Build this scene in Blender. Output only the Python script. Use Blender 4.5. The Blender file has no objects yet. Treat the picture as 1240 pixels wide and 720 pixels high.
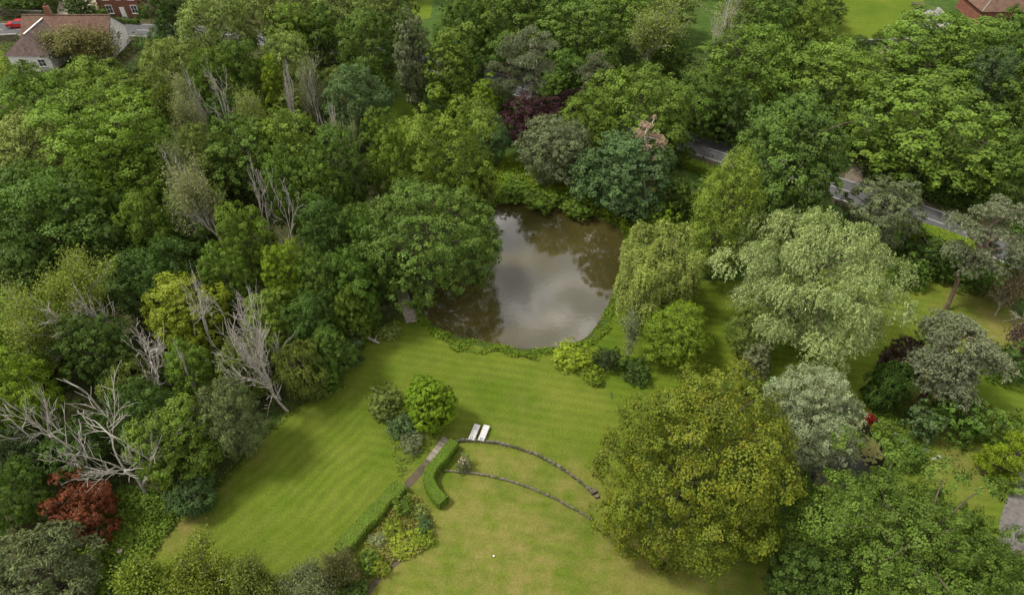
import bpy, bmesh, math, random
import numpy as np
from mathutils import Vector, Matrix
from mathutils.geometry import tessellate_polygon

SC = bpy.context.scene
COL = SC.collection
# ------------------------------------------------------------------ camera
CAM_H, FPX, CX, CY = 58.0, 827.0, 620.0, 360.0
cam = bpy.data.cameras.new('camera'); cam_o = bpy.data.objects.new('camera', cam); COL.objects.link(cam_o)
cam_o.location = (0, 0, CAM_H); cam_o.rotation_euler = (math.radians(45), 0, 0)
cam.sensor_width = 36.0; cam.lens = 36.0 * FPX / 1240.0; cam.clip_end = 6000
SC.camera = cam_o
# ------------------------------------------------------------------ world: overcast sky with broken grey cloud
SUN_EL, SUN_AZ = math.radians(58), math.radians(-85)      # azimuth measured from +Y towards +X
w = bpy.data.worlds.new('World'); SC.world = w; w.use_nodes = True
nt = w.node_tree; nt.nodes.clear()
def N(tree, typ, **kw):
    n = tree.nodes.new(typ)
    for k, v in kw.items(): setattr(n, k, v)
    return n
out = N(nt, 'ShaderNodeOutputWorld'); bg = N(nt, 'ShaderNodeBackground'); bg.inputs[1].default_value = 0.058
sky = N(nt, 'ShaderNodeTexSky', sky_type='NISHITA'); sky.sun_disc = False
sky.sun_elevation = SUN_EL; sky.sun_rotation = SUN_AZ
tc = N(nt, 'ShaderNodeTexCoord'); sep = N(nt, 'ShaderNodeSeparateXYZ')
nt.links.new(tc.outputs['Generated'], sep.inputs[0])
mx = N(nt, 'ShaderNodeMath', operation='MAXIMUM'); nt.links.new(sep.outputs[2], mx.inputs[0]); mx.inputs[1].default_value = 0.0
ad = N(nt, 'ShaderNodeMath', operation='ADD'); nt.links.new(mx.outputs[0], ad.inputs[0]); ad.inputs[1].default_value = 0.25
dv = N(nt, 'ShaderNodeVectorMath', operation='DIVIDE'); cb = N(nt, 'ShaderNodeCombineXYZ')
for i in range(3): nt.links.new(ad.outputs[0], cb.inputs[i])
nt.links.new(tc.outputs['Generated'], dv.inputs[0]); nt.links.new(cb.outputs[0], dv.inputs[1])
nz = N(nt, 'ShaderNodeTexNoise'); nz.inputs['Scale'].default_value = 9.0; nz.inputs['Detail'].default_value = 9; nz.inputs['Roughness'].default_value = 0.60; nz.inputs['Distortion'].default_value = 0.9
nt.links.new(dv.outputs[0], nz.inputs['Vector'])
rp = N(nt, 'ShaderNodeValToRGB'); nt.links.new(nz.outputs[0], rp.inputs[0])
rp.color_ramp.elements[0].position = 0.38; rp.color_ramp.elements[0].color = (3.4, 3.3, 3.3, 1)
rp.color_ramp.elements[1].position = 0.62; rp.color_ramp.elements[1].color = (17.0, 16.0, 15.0, 1)
e = rp.color_ramp.elements.new(0.50); e.color = (6.2, 6.0, 5.8, 1)
mixw = N(nt, 'ShaderNodeMixRGB'); mixw.inputs[0].default_value = 0.88
nt.links.new(sky.outputs[0], mixw.inputs[1]); nt.links.new(rp.outputs[0], mixw.inputs[2])
nt.links.new(mixw.outputs[0], bg.inputs[0]); nt.links.new(bg.outputs[0], out.inputs[0])
# ------------------------------------------------------------------ sun, soft through cloud
sl = bpy.data.lights.new('sun', 'SUN'); sl.energy = 1.5; sl.angle = math.radians(11); sl.color = (1.0, 0.95, 0.86)
so = bpy.data.objects.new('sun', sl); COL.objects.link(so)
sd_ = Vector((math.sin(SUN_AZ) * math.cos(SUN_EL), math.cos(SUN_AZ) * math.cos(SUN_EL), math.sin(SUN_EL)))
so.rotation_euler = sd_.to_track_quat('Z', 'Y').to_euler(); so.location = sd_ * 200
SC.view_settings.view_transform = 'Standard'; SC.view_settings.look = 'None'
SC.view_settings.exposure = 1.70; SC.view_settings.gamma = 1.0
SC.cycles.max_bounces = 5; SC.cycles.diffuse_bounces = 3; SC.cycles.glossy_bounces = 2
SC.cycles.transmission_bounces = 3; SC.cycles.caustics_reflective = False; SC.cycles.caustics_refractive = False
SC.cycles.use_denoising = True

# ------------------------------------------------------------------ helpers
def W(u, v, z=0.0):
    """world point at height z that the photograph shows at (u, v)"""
    x, y = (u - CX) / FPX, (v - CY) / FPX
    t = (CAM_H - z) / (0.70710678 * (1 + y))
    return np.array([x * t, 0.70710678 * (1 - y) * t, z])
def depth(v, z=0.0): return (CAM_H - z) / (0.70710678 * (1 + (v - CY) / FPX))
def poly(pts, z=0.0): return np.array([W(u, v, z)[:2] for u, v in pts])
def smooth_closed(p, it=2):
    for _ in range(it):
        q = np.roll(p, -1, 0); p = np.stack([.75 * p + .25 * q, .25 * p + .75 * q], 1).reshape(-1, 2)
    return p
def smooth_open(p, it=2):
    p = np.asarray(p, float)
    for _ in range(it):
        a, b = p[:-1], p[1:]
        q = np.stack([.75 * a + .25 * b, .25 * a + .75 * b], 1).reshape(-1, p.shape[1])
        p = np.vstack([p[:1], q, p[-1:]])
    return p
def inside(P, Q):
    x, y = P[:, 0], P[:, 1]; r = np.zeros(len(P), bool); n = len(Q)
    for i in range(n):
        x1, y1 = Q[i]; x2, y2 = Q[(i + 1) % n]
        if y1 == y2: continue
        c = ((y1 > y) != (y2 > y)) & (x < (x2 - x1) * (y - y1) / (y2 - y1) + x1); r ^= c
    return r
def dist_line(P, Q, closed=False):
    d = np.full(len(P), 1e9); n = len(Q)
    for i in range(n if closed else n - 1):
        a, b = Q[i], Q[(i + 1) % n]; ab = b - a; L = max(ab @ ab, 1e-9)
        t = np.clip(((P - a) @ ab) / L, 0, 1)
        d = np.minimum(d, np.linalg.norm(P - (a + t[:, None] * ab), axis=1))
    return d
def sdist(P, Q):
    d = dist_line(P, Q, True); return np.where(inside(P, Q), -d, d)
def sstep(a, b, x):
    t = np.clip((x - a) / (b - a), 0, 1); return t * t * (3 - 2 * t)

def fast_mesh(name, verts, faces, attr=None, smooth=False):
    """faces: (n,k) array of vertex indices; attr: (nverts,4) colour"""
    me = bpy.data.meshes.new(name); verts = np.asarray(verts, np.float32); faces = np.asarray(faces, np.int32)
    n, k = faces.shape
    me.vertices.add(len(verts)); me.vertices.foreach_set('co', verts.ravel())
    me.loops.add(n * k); me.loops.foreach_set('vertex_index', faces.ravel())
    me.polygons.add(n); me.polygons.foreach_set('loop_start', np.arange(n, dtype=np.int32) * k)
    if attr is not None:
        a = me.attributes.new('tone', 'FLOAT_COLOR', 'POINT'); a.data.foreach_set('color', np.asarray(attr, np.float32).ravel())
    if smooth: me.polygons.foreach_set('use_smooth', np.ones(n, bool))
    me.update(calc_edges=True); return me
def add(name, me, mat=None, parent=None, label=None, cat=None, group=None, kind=None, loc=None, color=None):
    o = bpy.data.objects.new(name, me); COL.objects.link(o)
    if mat is not None and me is not None and len(me.materials) == 0: me.materials.append(mat)
    if parent is not None: o.parent = parent
    if loc is not None: o.location = loc
    if color is not None: o.color = (*color, 1)
    if label: o['label'] = label
    if cat: o['category'] = cat
    if group: o['group'] = group
    if kind: o['kind'] = kind
    return o
def thing(name, label, cat, loc=(0, 0, 0), rz=0, group=None):
    o = bpy.data.objects.new(name, None); COL.objects.link(o); o.location = loc; o.rotation_euler = (0, 0, rz)
    o.empty_display_size = 0.3; o['label'] = label; o['category'] = cat
    if group: o['group'] = group
    return o
def boxm(name, sx, sy, sz, c=(0, 0, 0), bevel=0.0, rz=0.0):
    bm = bmesh.new(); bmesh.ops.create_cube(bm, size=1)
    bmesh.ops.scale(bm, vec=(sx, sy, sz), verts=bm.verts)
    if bevel: bmesh.ops.bevel(bm, geom=bm.edges[:], offset=bevel, segments=2, profile=.6, affect='EDGES')
    if rz: bmesh.ops.rotate(bm, cent=(0, 0, 0), matrix=Matrix.Rotation(rz, 3, 'Z'), verts=bm.verts)
    bmesh.ops.translate(bm, vec=c, verts=bm.verts)
    me = bpy.data.meshes.new(name); bm.to_mesh(me); bm.free(); return me
def pym(name, v, f):
    me = bpy.data.meshes.new(name); me.from_pydata([tuple(map(float, p)) for p in v], [], f); me.update(); return me
def tubes(lines, sides=5):
    """lines: list of (pts (n,3), radii (n,)) -> verts, quads"""
    V, F, off = [], [], 0
    ang = np.arange(sides) * 2 * math.pi / sides
    for pts, rad in lines:
        pts = np.asarray(pts, float); n = len(pts)
        d = np.gradient(pts, axis=0); d /= np.linalg.norm(d, axis=1)[:, None] + 1e-9
        ref = np.where(np.abs(d[:, 2:3]) > .9, [[1., 0, 0]], [[0, 0, 1.]])
        a = np.cross(d, ref); a /= np.linalg.norm(a, axis=1)[:, None] + 1e-9; b = np.cross(d, a)
        ring = pts[:, None] + np.asarray(rad)[:, None, None] * (np.cos(ang)[None, :, None] * a[:, None] + np.sin(ang)[None, :, None] * b[:, None])
        V.append(ring.reshape(-1, 3)); i = np.arange(n - 1)[:, None] * sides + np.arange(sides)[None]
        j = np.arange(n - 1)[:, None] * sides + (np.arange(sides) + 1)[None] % sides
        F.append(np.stack([i, j, j + sides, i + sides], -1).reshape(-1, 4) + off); off += n * sides
    return np.vstack(V), np.vstack(F)

# ------------------------------------------------------------------ materials
def mat(name):
    m = bpy.data.materials.new(name); m.use_nodes = True; t = m.node_tree; t.nodes.clear()
    o = N(t, 'ShaderNodeOutputMaterial'); return m, t, o
def lnk(t, a, b): t.links.new(a, b)
def noise(t, scale, detail=4, rough=.55, vec=None, dist=0.0):
    n = N(t, 'ShaderNodeTexNoise'); n.inputs['Scale'].default_value = scale; n.inputs['Detail'].default_value = detail
    n.inputs['Roughness'].default_value = rough; n.inputs['Distortion'].default_value = dist
    if vec is not None: lnk(t, vec, n.inputs['Vector'])
    return n.outputs[0]
def ramp(t, fac, stops):
    r = N(t, 'ShaderNodeValToRGB'); lnk(t, fac, r.inputs[0]); el = r.color_ramp.elements
    while len(el) < len(stops): el.new(.5)
    for e_, (p, c) in zip(el, stops):
        e_.position = p; e_.color = (*c, 1) if len(c) == 3 else c
    return r.outputs[0]
def mixc(t, fac, a, b, mode='MIX'):
    m = N(t, 'ShaderNodeMixRGB', blend_type=mode)
    for i, x in ((0, fac), (1, a), (2, b)):
        if isinstance(x, (int, float)): m.inputs[i].default_value = x
        elif isinstance(x, tuple): m.inputs[i].default_value = (*x, 1)
        else: lnk(t, x, m.inputs[i])
    return m.outputs[0]
def mth(t, op, a, b=0.0, clamp=False):
    m = N(t, 'ShaderNodeMath', operation=op, use_clamp=clamp)
    for i, x in ((0, a), (1, b)):
        if isinstance(x, (int, float)): m.inputs[i].default_value = x
        else: lnk(t, x, m.inputs[i])
    return m.outputs[0]
def pbsdf(t, o, col, rough=.8, spec=.3, bump=None, bstr=.3, bdist=.05, metal=0.0):
    p = N(t, 'ShaderNodeBsdfPrincipled')
    if isinstance(col, tuple): p.inputs['Base Color'].default_value = (*col, 1)
    else: lnk(t, col, p.inputs['Base Color'])
    p.inputs['Roughness'].default_value = rough; p.inputs['Specular IOR Level'].default_value = spec; p.inputs['Metallic'].default_value = metal
    if bump is not None:
        b = N(t, 'ShaderNodeBump'); b.inputs['Strength'].default_value = bstr; b.inputs['Distance'].default_value = bdist
        lnk(t, bump, b.inputs['Height']); lnk(t, b.outputs[0], p.inputs['Normal'])
    lnk(t, p.outputs[0], o.inputs[0]); return p
def simple(name, c1, c2, scale=6, rough=.8, spec=.3, detail=5, bstr=.3, bdist=.03, metal=0.0):
    m, t, o = mat(name); g = N(t, 'ShaderNodeNewGeometry').outputs['Position']
    n = noise(t, scale, detail, .6, g); n2 = noise(t, scale * 6, 3, .6, g)
    c = ramp(t, n, [(.3, c1), (.7, c2)]); c = mixc(t, .35, c, ramp(t, n2, [(.3, (.55,) * 3), (.7, (1.3,) * 3)]), 'MULTIPLY')
    pbsdf(t, o, c, rough, spec, n2, bstr, bdist, metal); return m
def leaf_mat(name, tint, lo=.55, hi=1.45, trans=.20, sheen=.10):
    """leaf colour = the tree's own colour, varied leaf by leaf (tone.r) and towards a second leaf colour (tone.g)"""
    m, t, o = mat(name); oi = N(t, 'ShaderNodeObjectInfo'); at = N(t, 'ShaderNodeAttribute', attribute_name='tone')
    s = N(t, 'ShaderNodeSeparateColor'); lnk(t, at.outputs['Color'], s.inputs[0])
    base = mixc(t, s.outputs[1], oi.outputs['Color'], mixc(t, 1.0, oi.outputs['Color'], tint, 'MULTIPLY'))
    val = N(t, 'ShaderNodeMapRange'); lnk(t, s.outputs[0], val.inputs[0]); val.inputs[3].default_value = lo; val.inputs[4].default_value = hi
    c = mixc(t, 1.0, base, val.outputs[0], 'MULTIPLY')
    p = N(t, 'ShaderNodeBsdfPrincipled'); lnk(t, c, p.inputs['Base Color']); p.inputs['Roughness'].default_value = .55; p.inputs['Specular IOR Level'].default_value = sheen
    tr = N(t, 'ShaderNodeBsdfTranslucent'); lnk(t, mixc(t, 1.0, c, (1.25, 1.35, .7), 'MULTIPLY'), tr.inputs[0])
    mx_ = N(t, 'ShaderNodeMixShader'); mx_.inputs[0].default_value = trans; lnk(t, p.outputs[0], mx_.inputs[1]); lnk(t, tr.outputs[0], mx_.inputs[2])
    lnk(t, mx_.outputs[0], o.inputs[0]); return m
M = {}
M['leaf'] = leaf_mat('leaf_green', (1.5, 1.42, .85))
M['gold'] = leaf_mat('leaf_gold_tipped', (2.0, 1.38, .75))
M['silver'] = leaf_mat('leaf_silver_backed', (1.8, 1.68, 1.9), .65, 1.4, .22, .18)
M['dry'] = leaf_mat('leaf_dry', (1.5, 1.2, 1.0), .6, 1.4, .1, .1)
M['bark'] = simple('bark_brown', (.055, .045, .032), (.12, .10, .075), 3, .95, .1)
M['palebark'] = simple('bark_pale_grey', (.23, .21, .178), (.46, .43, .375), 2.5, .9, .15)
M['pinebark'] = simple('bark_pine_reddish', (.09, .062, .045), (.19, .13, .095), 2.5, .95, .1)
M['stone'] = simple('stone_weathered', (.055, .052, .030), (.155, .138, .095), 2.2, .9, .2, bstr=.6)
M['wood'] = simple('wood_weathered', (.13, .11, .085), (.27, .235, .19), 3, .85, .2)
M['white'] = simple('white_paint', (.70, .69, .66), (.80, .79, .77), 3, .6, .3, bstr=.1)
M['render'] = simple('white_render', (.62, .60, .57), (.76, .74, .71), 1.5, .85, .2)
M['tile_red'] = simple('roof_tile_red_brown', (.072, .044, .031), (.140, .082, .056), 1.3, .85, .2, bstr=.8)
M['tile_dark'] = simple('roof_tile_dark', (.062, .044, .040), (.125, .088, .078), 1.3, .85, .2, bstr=.8)
M['glass'] = simple('window_glass', (.03, .035, .04), (.06, .065, .07), 1, .08, .8, bstr=0)
M['gravel'] = simple('gravel', (.22, .18, .14), (.36, .31, .25), 2.5, .95, .1, bstr=.6)
M['earth'] = simple('earth_brown', (.050, .042, .027), (.105, .085, .055), 1.2, .95, .1, bstr=.6)
M['earth2'] = simple('earth_pale', (.10, .085, .065), (.20, .165, .125), .8, .95, .1, bstr=.6)
M['verge'] = simple('verge_soil', (.04, .038, .02), (.085, .07, .04), 1.2, .95, .1, bstr=.6)
M['drive'] = simple('drive_gravel', (.085, .08, .075), (.15, .14, .13), 2.5, .95, .1, bstr=.6)
M['patio'] = simple('patio_slab', (.17, .16, .15), (.27, .255, .235), 2, .8, .2)
M['asphalt'] = simple('asphalt', (.058, .058, .06), (.088, .087, .087), .9, .85, .25, bstr=.4, bdist=.01)
M['marking'] = simple('road_paint', (.26, .255, .24), (.42, .41, .39), 2, .7, .2, bstr=.1)
M['car_red'] = simple('car_paint_red', (.32, .012, .016), (.36, .016, .02), 1, .25, .6, bstr=0)
M['rubber'] = simple('tyre_rubber', (.015,) * 3, (.03,) * 3, 8, .9, .2)
M['metal'] = simple('wheel_metal', (.35,) * 3, (.45,) * 3, 4, .35, .5, metal=.8)
M['blue'] = simple('emblem_blue', (.02, .03, .10), (.03, .045, .14), 4, .7, .2, bstr=0)
M['canvas'] = simple('lounger_canvas', (.38, .375, .36), (.48, .475, .46), 4, .8, .2, bstr=.15)
M['lily'] = leaf_mat('lily_pad', (1.35, 1.2, .8), .6, 1.4, .1, .3)
M['slate'] = simple('slab_grey', (.20, .19, .17), (.33, .31, .28), 2, .85, .2)
# brick with mortar courses
m, t, o = mat('brick_red'); tcn = N(t, 'ShaderNodeTexCoord').outputs['Object']; br = N(t, 'ShaderNodeTexBrick')
mp = N(t, 'ShaderNodeMapping'); mp.inputs['Rotation'].default_value = (math.radians(90), 0, 0); lnk(t, tcn, mp.inputs[0]); lnk(t, mp.outputs[0], br.inputs['Vector'])
br.inputs['Color1'].default_value = (.20, .075, .045, 1); br.inputs['Color2'].default_value = (.145, .05, .034, 1); br.inputs['Mortar'].default_value = (.24, .2, .16, 1)
br.inputs['Scale'].default_value = 4.4; br.inputs['Mortar Size'].default_value = .012
pbsdf(t, o, mixc(t, .6, br.outputs[0], ramp(t, noise(t, 1.1, 5, .6, tcn), [(.3, (.6,) * 3), (.7, (1.3,) * 3)]), 'MULTIPLY'), .9, .15); M['brick'] = m
# pond water: murky brown with a mirror surface
def water(name, c1, c2, ior=1.95):
    m, t, o = mat(name); g = N(t, 'ShaderNodeNewGeometry').outputs['Position']
    c = ramp(t, noise(t, .12, 4, .55, g), [(.35, c1), (.68, c2)])
    p = pbsdf(t, o, c, .06, .5, noise(t, 1.6, 4, .55, g), .07, .05); p.inputs['IOR'].default_value = ior; return m
M['water'] = water('pond_water', (.034, .030, .009), (.055, .047, .014))
M['dark_water'] = water('lily_pond_water', (.008, .009, .006), (.016, .016, .009), 1.36)
# ground: tone.r lawn, tone.g dry grass, tone.b bare earth / leaf litter, tone.a which mowing direction
def ground_mat():
    m, t, o = mat('ground_grass'); g = N(t, 'ShaderNodeNewGeometry').outputs['Position']
    at = N(t, 'ShaderNodeAttribute', attribute_name='tone'); s = N(t, 'ShaderNodeSeparateColor'); lnk(t, at.outputs['Color'], s.inputs[0])
    big = noise(t, .13, 4, .55, g); mid = noise(t, .75, 5, .6, g); fine = noise(t, 5, 4, .65, g)
    rough_ = ramp(t, mid, [(.25, (.028, .050, .010)), (.5, (.044, .080, .014)), (.75, (.066, .108, .020))])
    lawn = ramp(t, big, [(.3, (.060, .100, .007)), (.52, (.084, .122, .010)), (.72, (.112, .140, .015))])
    lawn = mixc(t, .7, lawn, ramp(t, mid, [(.25, (.86, .88, .86)), (.75, (1.14, 1.12, 1.12))]), 'MULTIPLY')
    # mowing stripes, faint, two directions
    def stripes(dx, dy, period, warp):
        sp = N(t, 'ShaderNodeSeparateXYZ'); lnk(t, g, sp.inputs[0])
        a = mth(t, 'ADD', mth(t, 'MULTIPLY', sp.outputs[0], dx), mth(t, 'MULTIPLY', sp.outputs[1], dy))
        a = mth(t, 'ADD', a, mth(t, 'MULTIPLY', noise(t, .25, 2, .5, g), warp))
        return mth(t, 'MULTIPLY', mth(t, 'SINE', mth(t, 'MULTIPLY', a, 2 * math.pi / period)), mth(t, 'MULTIPLY', mth(t, 'SUBTRACT', noise(t, .10, 2, .5, g), .22, True), 2.4, True))
    st = N(t, 'ShaderNodeMixRGB'); lnk(t, at.outputs['Alpha'], st.inputs[0]); lnk(t, stripes(.19, .98, 1.05, .5), st.inputs[1]); lnk(t, stripes(.80, -.60, 1.1, 1.6), st.inputs[2])
    stv = N(t, 'ShaderNodeMapRange'); lnk(t, st.outputs[0], stv.inputs[0]); stv.inputs[1].default_value = -1; stv.inputs[3].default_value = .89; stv.inputs[4].default_value = 1.11
    lawn = mixc(t, 1.0, lawn, stv.outputs[0], 'MULTIPLY')
    dryc = ramp(t, mid, [(.3, (.112, .120, .022)), (.7, (.195, .155, .056))])
    dryf = mth(t, 'MULTIPLY', s.outputs[1], mth(t, 'MULTIPLY', mth(t, 'SUBTRACT', mth(t, 'ADD', mth(t, 'MULTIPLY', big, .6), mth(t, 'MULTIPLY', noise(t, .4, 5, .65, g), .8)), .54), 4.6, True), True)
    lawn = mixc(t, dryf, lawn, dryc)
    lf = mth(t, 'ADD', s.outputs[0], mth(t, 'MULTIPLY', mth(t, 'SUBTRACT', mid, .5), .5), True)
    lf = ramp(t, lf, [(.40, (0, 0, 0)), (.60, (1, 1, 1))])
    c = mixc(t, lf, rough_, lawn)
    litter = ramp(t, mid, [(.3, (.030, .024, .014)), (.7, (.075, .056, .032))])
    c = mixc(t, mth(t, 'MULTIPLY', s.outputs[2], mth(t, 'ADD', mth(t, 'MULTIPLY', fine, .9), .35, True), True), c, litter)
    c = mixc(t, .75, c, ramp(t, fine, [(.25, (.62, .64, .6)), (.75, (1.32, 1.3, 1.3))]), 'MULTIPLY')
    pbsdf(t, o, c, .95, .1, mth(t, 'ADD', fine, mth(t, 'MULTIPLY', noise(t, 14, 3, .7, g), .6)), .7, .12); return m
M['ground'] = ground_mat()

# ------------------------------------------------------------------ layout of the setting
WL = -0.35
POND = smooth_closed(poly([(511, 372), (519, 391), (545, 404), (575, 412), (610, 420), (650, 424), (690, 419), (712, 409), (723, 394), (735, 374), (746, 345), (754, 312), (758, 286),
    (745, 271), (715, 260), (680, 250), (640, 245), (605, 246), (592, 256), (585, 285), (568, 312), (540, 335), (516, 352)], WL))
LILY = smooth_closed(poly([(1030, 505), (1050, 512), (1068, 535), (1075, 560), (1050, 585), (1000, 600), (975, 580), (1000, 540)], -.2))
ROAD = smooth_open(np.array([W(1420, 395)[:2], W(1240, 312)[:2], W(1145, 271)[:2], W(1000, 222)[:2], W(860, 181)[:2], W(700, 128)[:2], W(590, 94)[:2], W(440, 62)[:2], W(300, 43)[:2], W(170, 36)[:2], W(60, 35)[:2], W(-120, 38)[:2]]), 2)
PATH = smooth_open(np.array([W(541, 533)[:2], W(520, 558)[:2], W(490, 590)[:2], W(460, 622)[:2], W(425, 662)[:2], W(395, 700)[:2]]), 1)
MAINLAWN = poly([(497, 383), (520, 400), (560, 414), (610, 424), (660, 428), (700, 425), (735, 470), (760, 520), (770, 570), (770, 640), (1000, 640), (1000, 760), (440, 760), (140, 760), (160, 690), (215, 625), (262, 590), (305, 545), (345, 502), (400, 472), (432, 425), (465, 392)])
WALL1 = smooth_open(np.array([W(u, v)[:2] for u, v in [(549, 537), (560, 533), (580, 534), (610, 538), (640, 547), (668, 560), (690, 574), (706, 587), (714, 595)]]), 1)
WALL2 = smooth_open(np.array([W(u, v)[:2] for u, v in [(534, 570), (552, 571), (580, 574), (610, 580), (640, 590), (668, 602), (695, 616), (720, 631)]]), 1)
TERR = poly([(545, 533), (580, 534), (610, 538), (640, 547), (668, 560), (690, 574), (714, 595), (735, 625), (790, 660), (960, 680), (1010, 780), (300, 780), (430, 690), (475, 650), (520, 600), (525, 570)])
LEFTLAWN = poly([(400, 470), (440, 470), (440, 545), (480, 590), (400, 665), (300, 760), (100, 760), (180, 650), (262, 590), (345, 502)])
LAWNS = [
 poly([(705, 425), (725, 395), (740, 372), (790, 380), (850, 340), (900, 340), (1000, 320), (1100, 330), (1180, 340), (1260, 400), (1330, 560), (1330, 700), (1180, 680), (1085, 590), (1070, 530), (1050, 500), (900, 440), (830, 470), (770, 540), (745, 480)]),
 poly([(1006, -30), (1128, -20), (1104, 38), (1050, 50), (995, 55)]),
 poly([(495, -30), (530, -20), (520, 25), (498, 20)]),
 poly([(600, 245), (590, 215), (615, 185), (640, 205), (690, 235), (730, 255), (720, 262), (680, 250), (640, 244)]),
 poly([(468, 150), (478, 118), (520, 125), (515, 150), (490, 160)]),
 poly([(-10, 55), (18, 60), (16, 78), (-10, 85)]),
]
DRYSPOTS = [(W(u, v)[:2], r, a) for u, v, r, a in [(1195, 385, 8, .9), (1150, 560, 6, .7), (1115, 470, 5, .9), (640, 500, 8, .30), (700, 590, 4, .9), (620, 690, 11, .9), (660, 640, 9, .8), (560, 600, 8, .7), (480, 640, 5, .5), (255, 590, 3, .9), (300, 545, 3, .7), (215, 630, 4, .9), (760, 680, 8, .8), (590, 545, 5, .5), (640, 580, 6, .7)]]
# ------------------------------------------------------------------ ground sheet with the pond basin pressed into it
def axis(lo, hi, step, a, b, coarse):
    mid = np.arange(lo, hi + 1e-6, step)
    l = np.arange(a, lo - coarse * .5, coarse); r = np.arange(hi + coarse, b, coarse)
    return np.concatenate([[-1500, -700, -320], l, mid, r, [400, 800, 1500]])
gx = axis(-62, 74, .58, -170, 170, 2.4)
gy = np.concatenate([[-900, -300, -100, -30, -8], np.arange(2, 20, 2.), np.arange(20, 92, .58), np.arange(92.8, 230, 2.), [300, 500, 900, 1800]])
GX, GY = np.meshgrid(gx, gy); P2 = np.stack([GX.ravel(), GY.ravel()], 1)
sdp = sdist(P2, POND); sdl = sdist(P2, LILY)
z = np.where(sdp > 0, WL - WL * sstep(-.05, 1.0, sdp), WL - 1.1 * sstep(0, 3, -sdp))
z = np.where(sdl < .8, np.where(sdl > 0, -.2 + .2 * sstep(-.05, .8, sdl), -.2 - .6 * sstep(0, 1.5, -sdl)), z)
sm = sdist(P2, MAINLAWN); lawn = sstep(.4, -.4, sm)
for q in LAWNS: lawn = np.maximum(lawn, sstep(.5, -.5, sdist(P2, q)))
lawn *= sstep(.6, 1.3, sdp)
dry = np.zeros(len(P2)); tdry = sstep(.5, -1.2, sdist(P2, TERR)); dry = np.maximum(dry, tdry * .64)
for c, r, a in DRYSPOTS: dry = np.maximum(dry, a * np.exp(-((P2 - c) ** 2).sum(1) / (r * r * .6)))
dry = np.maximum(dry, .16 * sstep(.5, -.5, sm))
wood = poly([(-300, -40), (430, -40), (470, 60), (480, 180), (560, 250), (530, 360), (440, 410), (395, 465), (340, 498), (260, 585), (180, 650), (140, 780), (-300, 780)])
WOODR = poly([(700, 70), (1240, 60), (1500, 300), (1180, 330), (1000, 230), (830, 190), (820, 260), (740, 262), (690, 200), (640, 190), (600, 120)])
bare = np.maximum(.85 * sstep(1.5, -2.5, sdist(P2, wood)), .7 * sstep(1.5, -2.5, sdist(P2, WOODR)))
bare = np.maximum(bare, .9 * sstep(.45, .0, np.abs(sdp - .1)))
for c, r, a in [(W(1040, 190)[:2], 6, .9), (W(1195, 365)[:2], 5, .5), (W(490, 510)[:2], 3, .5)]: bare = np.maximum(bare, a * np.exp(-((P2 - c) ** 2).sum(1) / (r * r * .6)))
bare *= 1 - .9 * lawn
mow = sstep(1.2, -1.2, sdist(P2, LEFTLAWN))
attr = np.stack([lawn, np.clip(dry, 0, 1), bare, mow], 1)
nx, ny = len(gx), len(gy)
I = (np.arange(ny - 1)[:, None] * nx + np.arange(nx - 1)[None]); Fq = np.stack([I, I + 1, I + 1 + nx, I + nx], -1).reshape(-1, 4)
V3 = np.column_stack([P2, z]); fc = P2[Fq].mean(1)
zone = np.zeros(len(Fq), int)
zone[lawn[Fq].mean(1) > .5] = 3
zone[(zone == 3) & inside(fc, MAINLAWN)] = 1
zone[(zone == 1) & inside(fc, TERR)] = 2
for zi, nm in enumerate(['ground', 'pond_lawn', 'terrace_lawn', 'garden_lawn']):
    f = Fq[zone == zi]; used, inv = np.unique(f, return_inverse=True)
    add(nm, fast_mesh(nm, V3[used], inv.reshape(-1, 4), attr[used], True), M['ground'], kind='structure')
def sheet(name, p, zz, m, kind='structure', parent=None):
    tri = tessellate_polygon([[Vector((x, y, 0)) for x, y in p]])
    me = pym(name, [(x, y, zz) for x, y in p], [tuple(f) for f in tri])
    bm = bmesh.new(); bm.from_mesh(me); bmesh.ops.recalc_face_normals(bm, faces=bm.faces)
    if bm.faces and sum(f.normal.z for f in bm.faces) < 0: bmesh.ops.reverse_faces(bm, faces=bm.faces)
    bm.to_mesh(me); bm.free(); return add(name, me, m, kind=kind, parent=parent)
sheet('pond_water', POND + (POND - POND.mean(0)) * .02, WL, M['water'])
sheet('lily_pond_water', LILY + (LILY - LILY.mean(0)) * .03, -.2, M['dark_water'])
def offset_line(L, d):
    t_ = np.gradient(L, axis=0); t_ /= np.linalg.norm(t_, axis=1)[:, None]; return L + np.stack([-t_[:, 1], t_[:, 0]], 1) * d
def strip(name, L, a, b, zz, m, kind='structure', parent=None):
    A, B = offset_line(L, a), offset_line(L, b); n = len(L)
    v = [(x, y, zz) for x, y in A] + [(x, y, zz) for x, y in B]
    me = pym(name, v, [(i, i + 1, n + i + 1, n + i) for i in range(n - 1)])
    if me.polygons[0].normal.z < 0: me.flip_normals()
    return add(name, me, m, kind=kind, parent=parent)
def resample(L, step):
    s = np.concatenate([[0], np.cumsum(np.linalg.norm(np.diff(L, axis=0), axis=1))]); k = np.arange(0, s[-1], step)
    return np.stack([np.interp(k, s, L[:, i]) for i in range(L.shape[1])], 1)
ROADR = resample(ROAD, 1.0)
road = strip('road', ROADR, -2.9, 2.9, .02, M['asphalt'])
strip('road_verge', ROADR, -4.0, 4.0, .008, M['verge'])
for a in (-2.62, 2.62): strip('edge_line', ROADR, a - .07, a + .07, .026, M['marking'], None, road)
fine = resample(ROAD, .5)
for k in range(4, len(fine) - 8, 12): strip('centre_dash', fine[k:k + 8], -.07, .07, .026, M['marking'], None, road)
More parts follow.
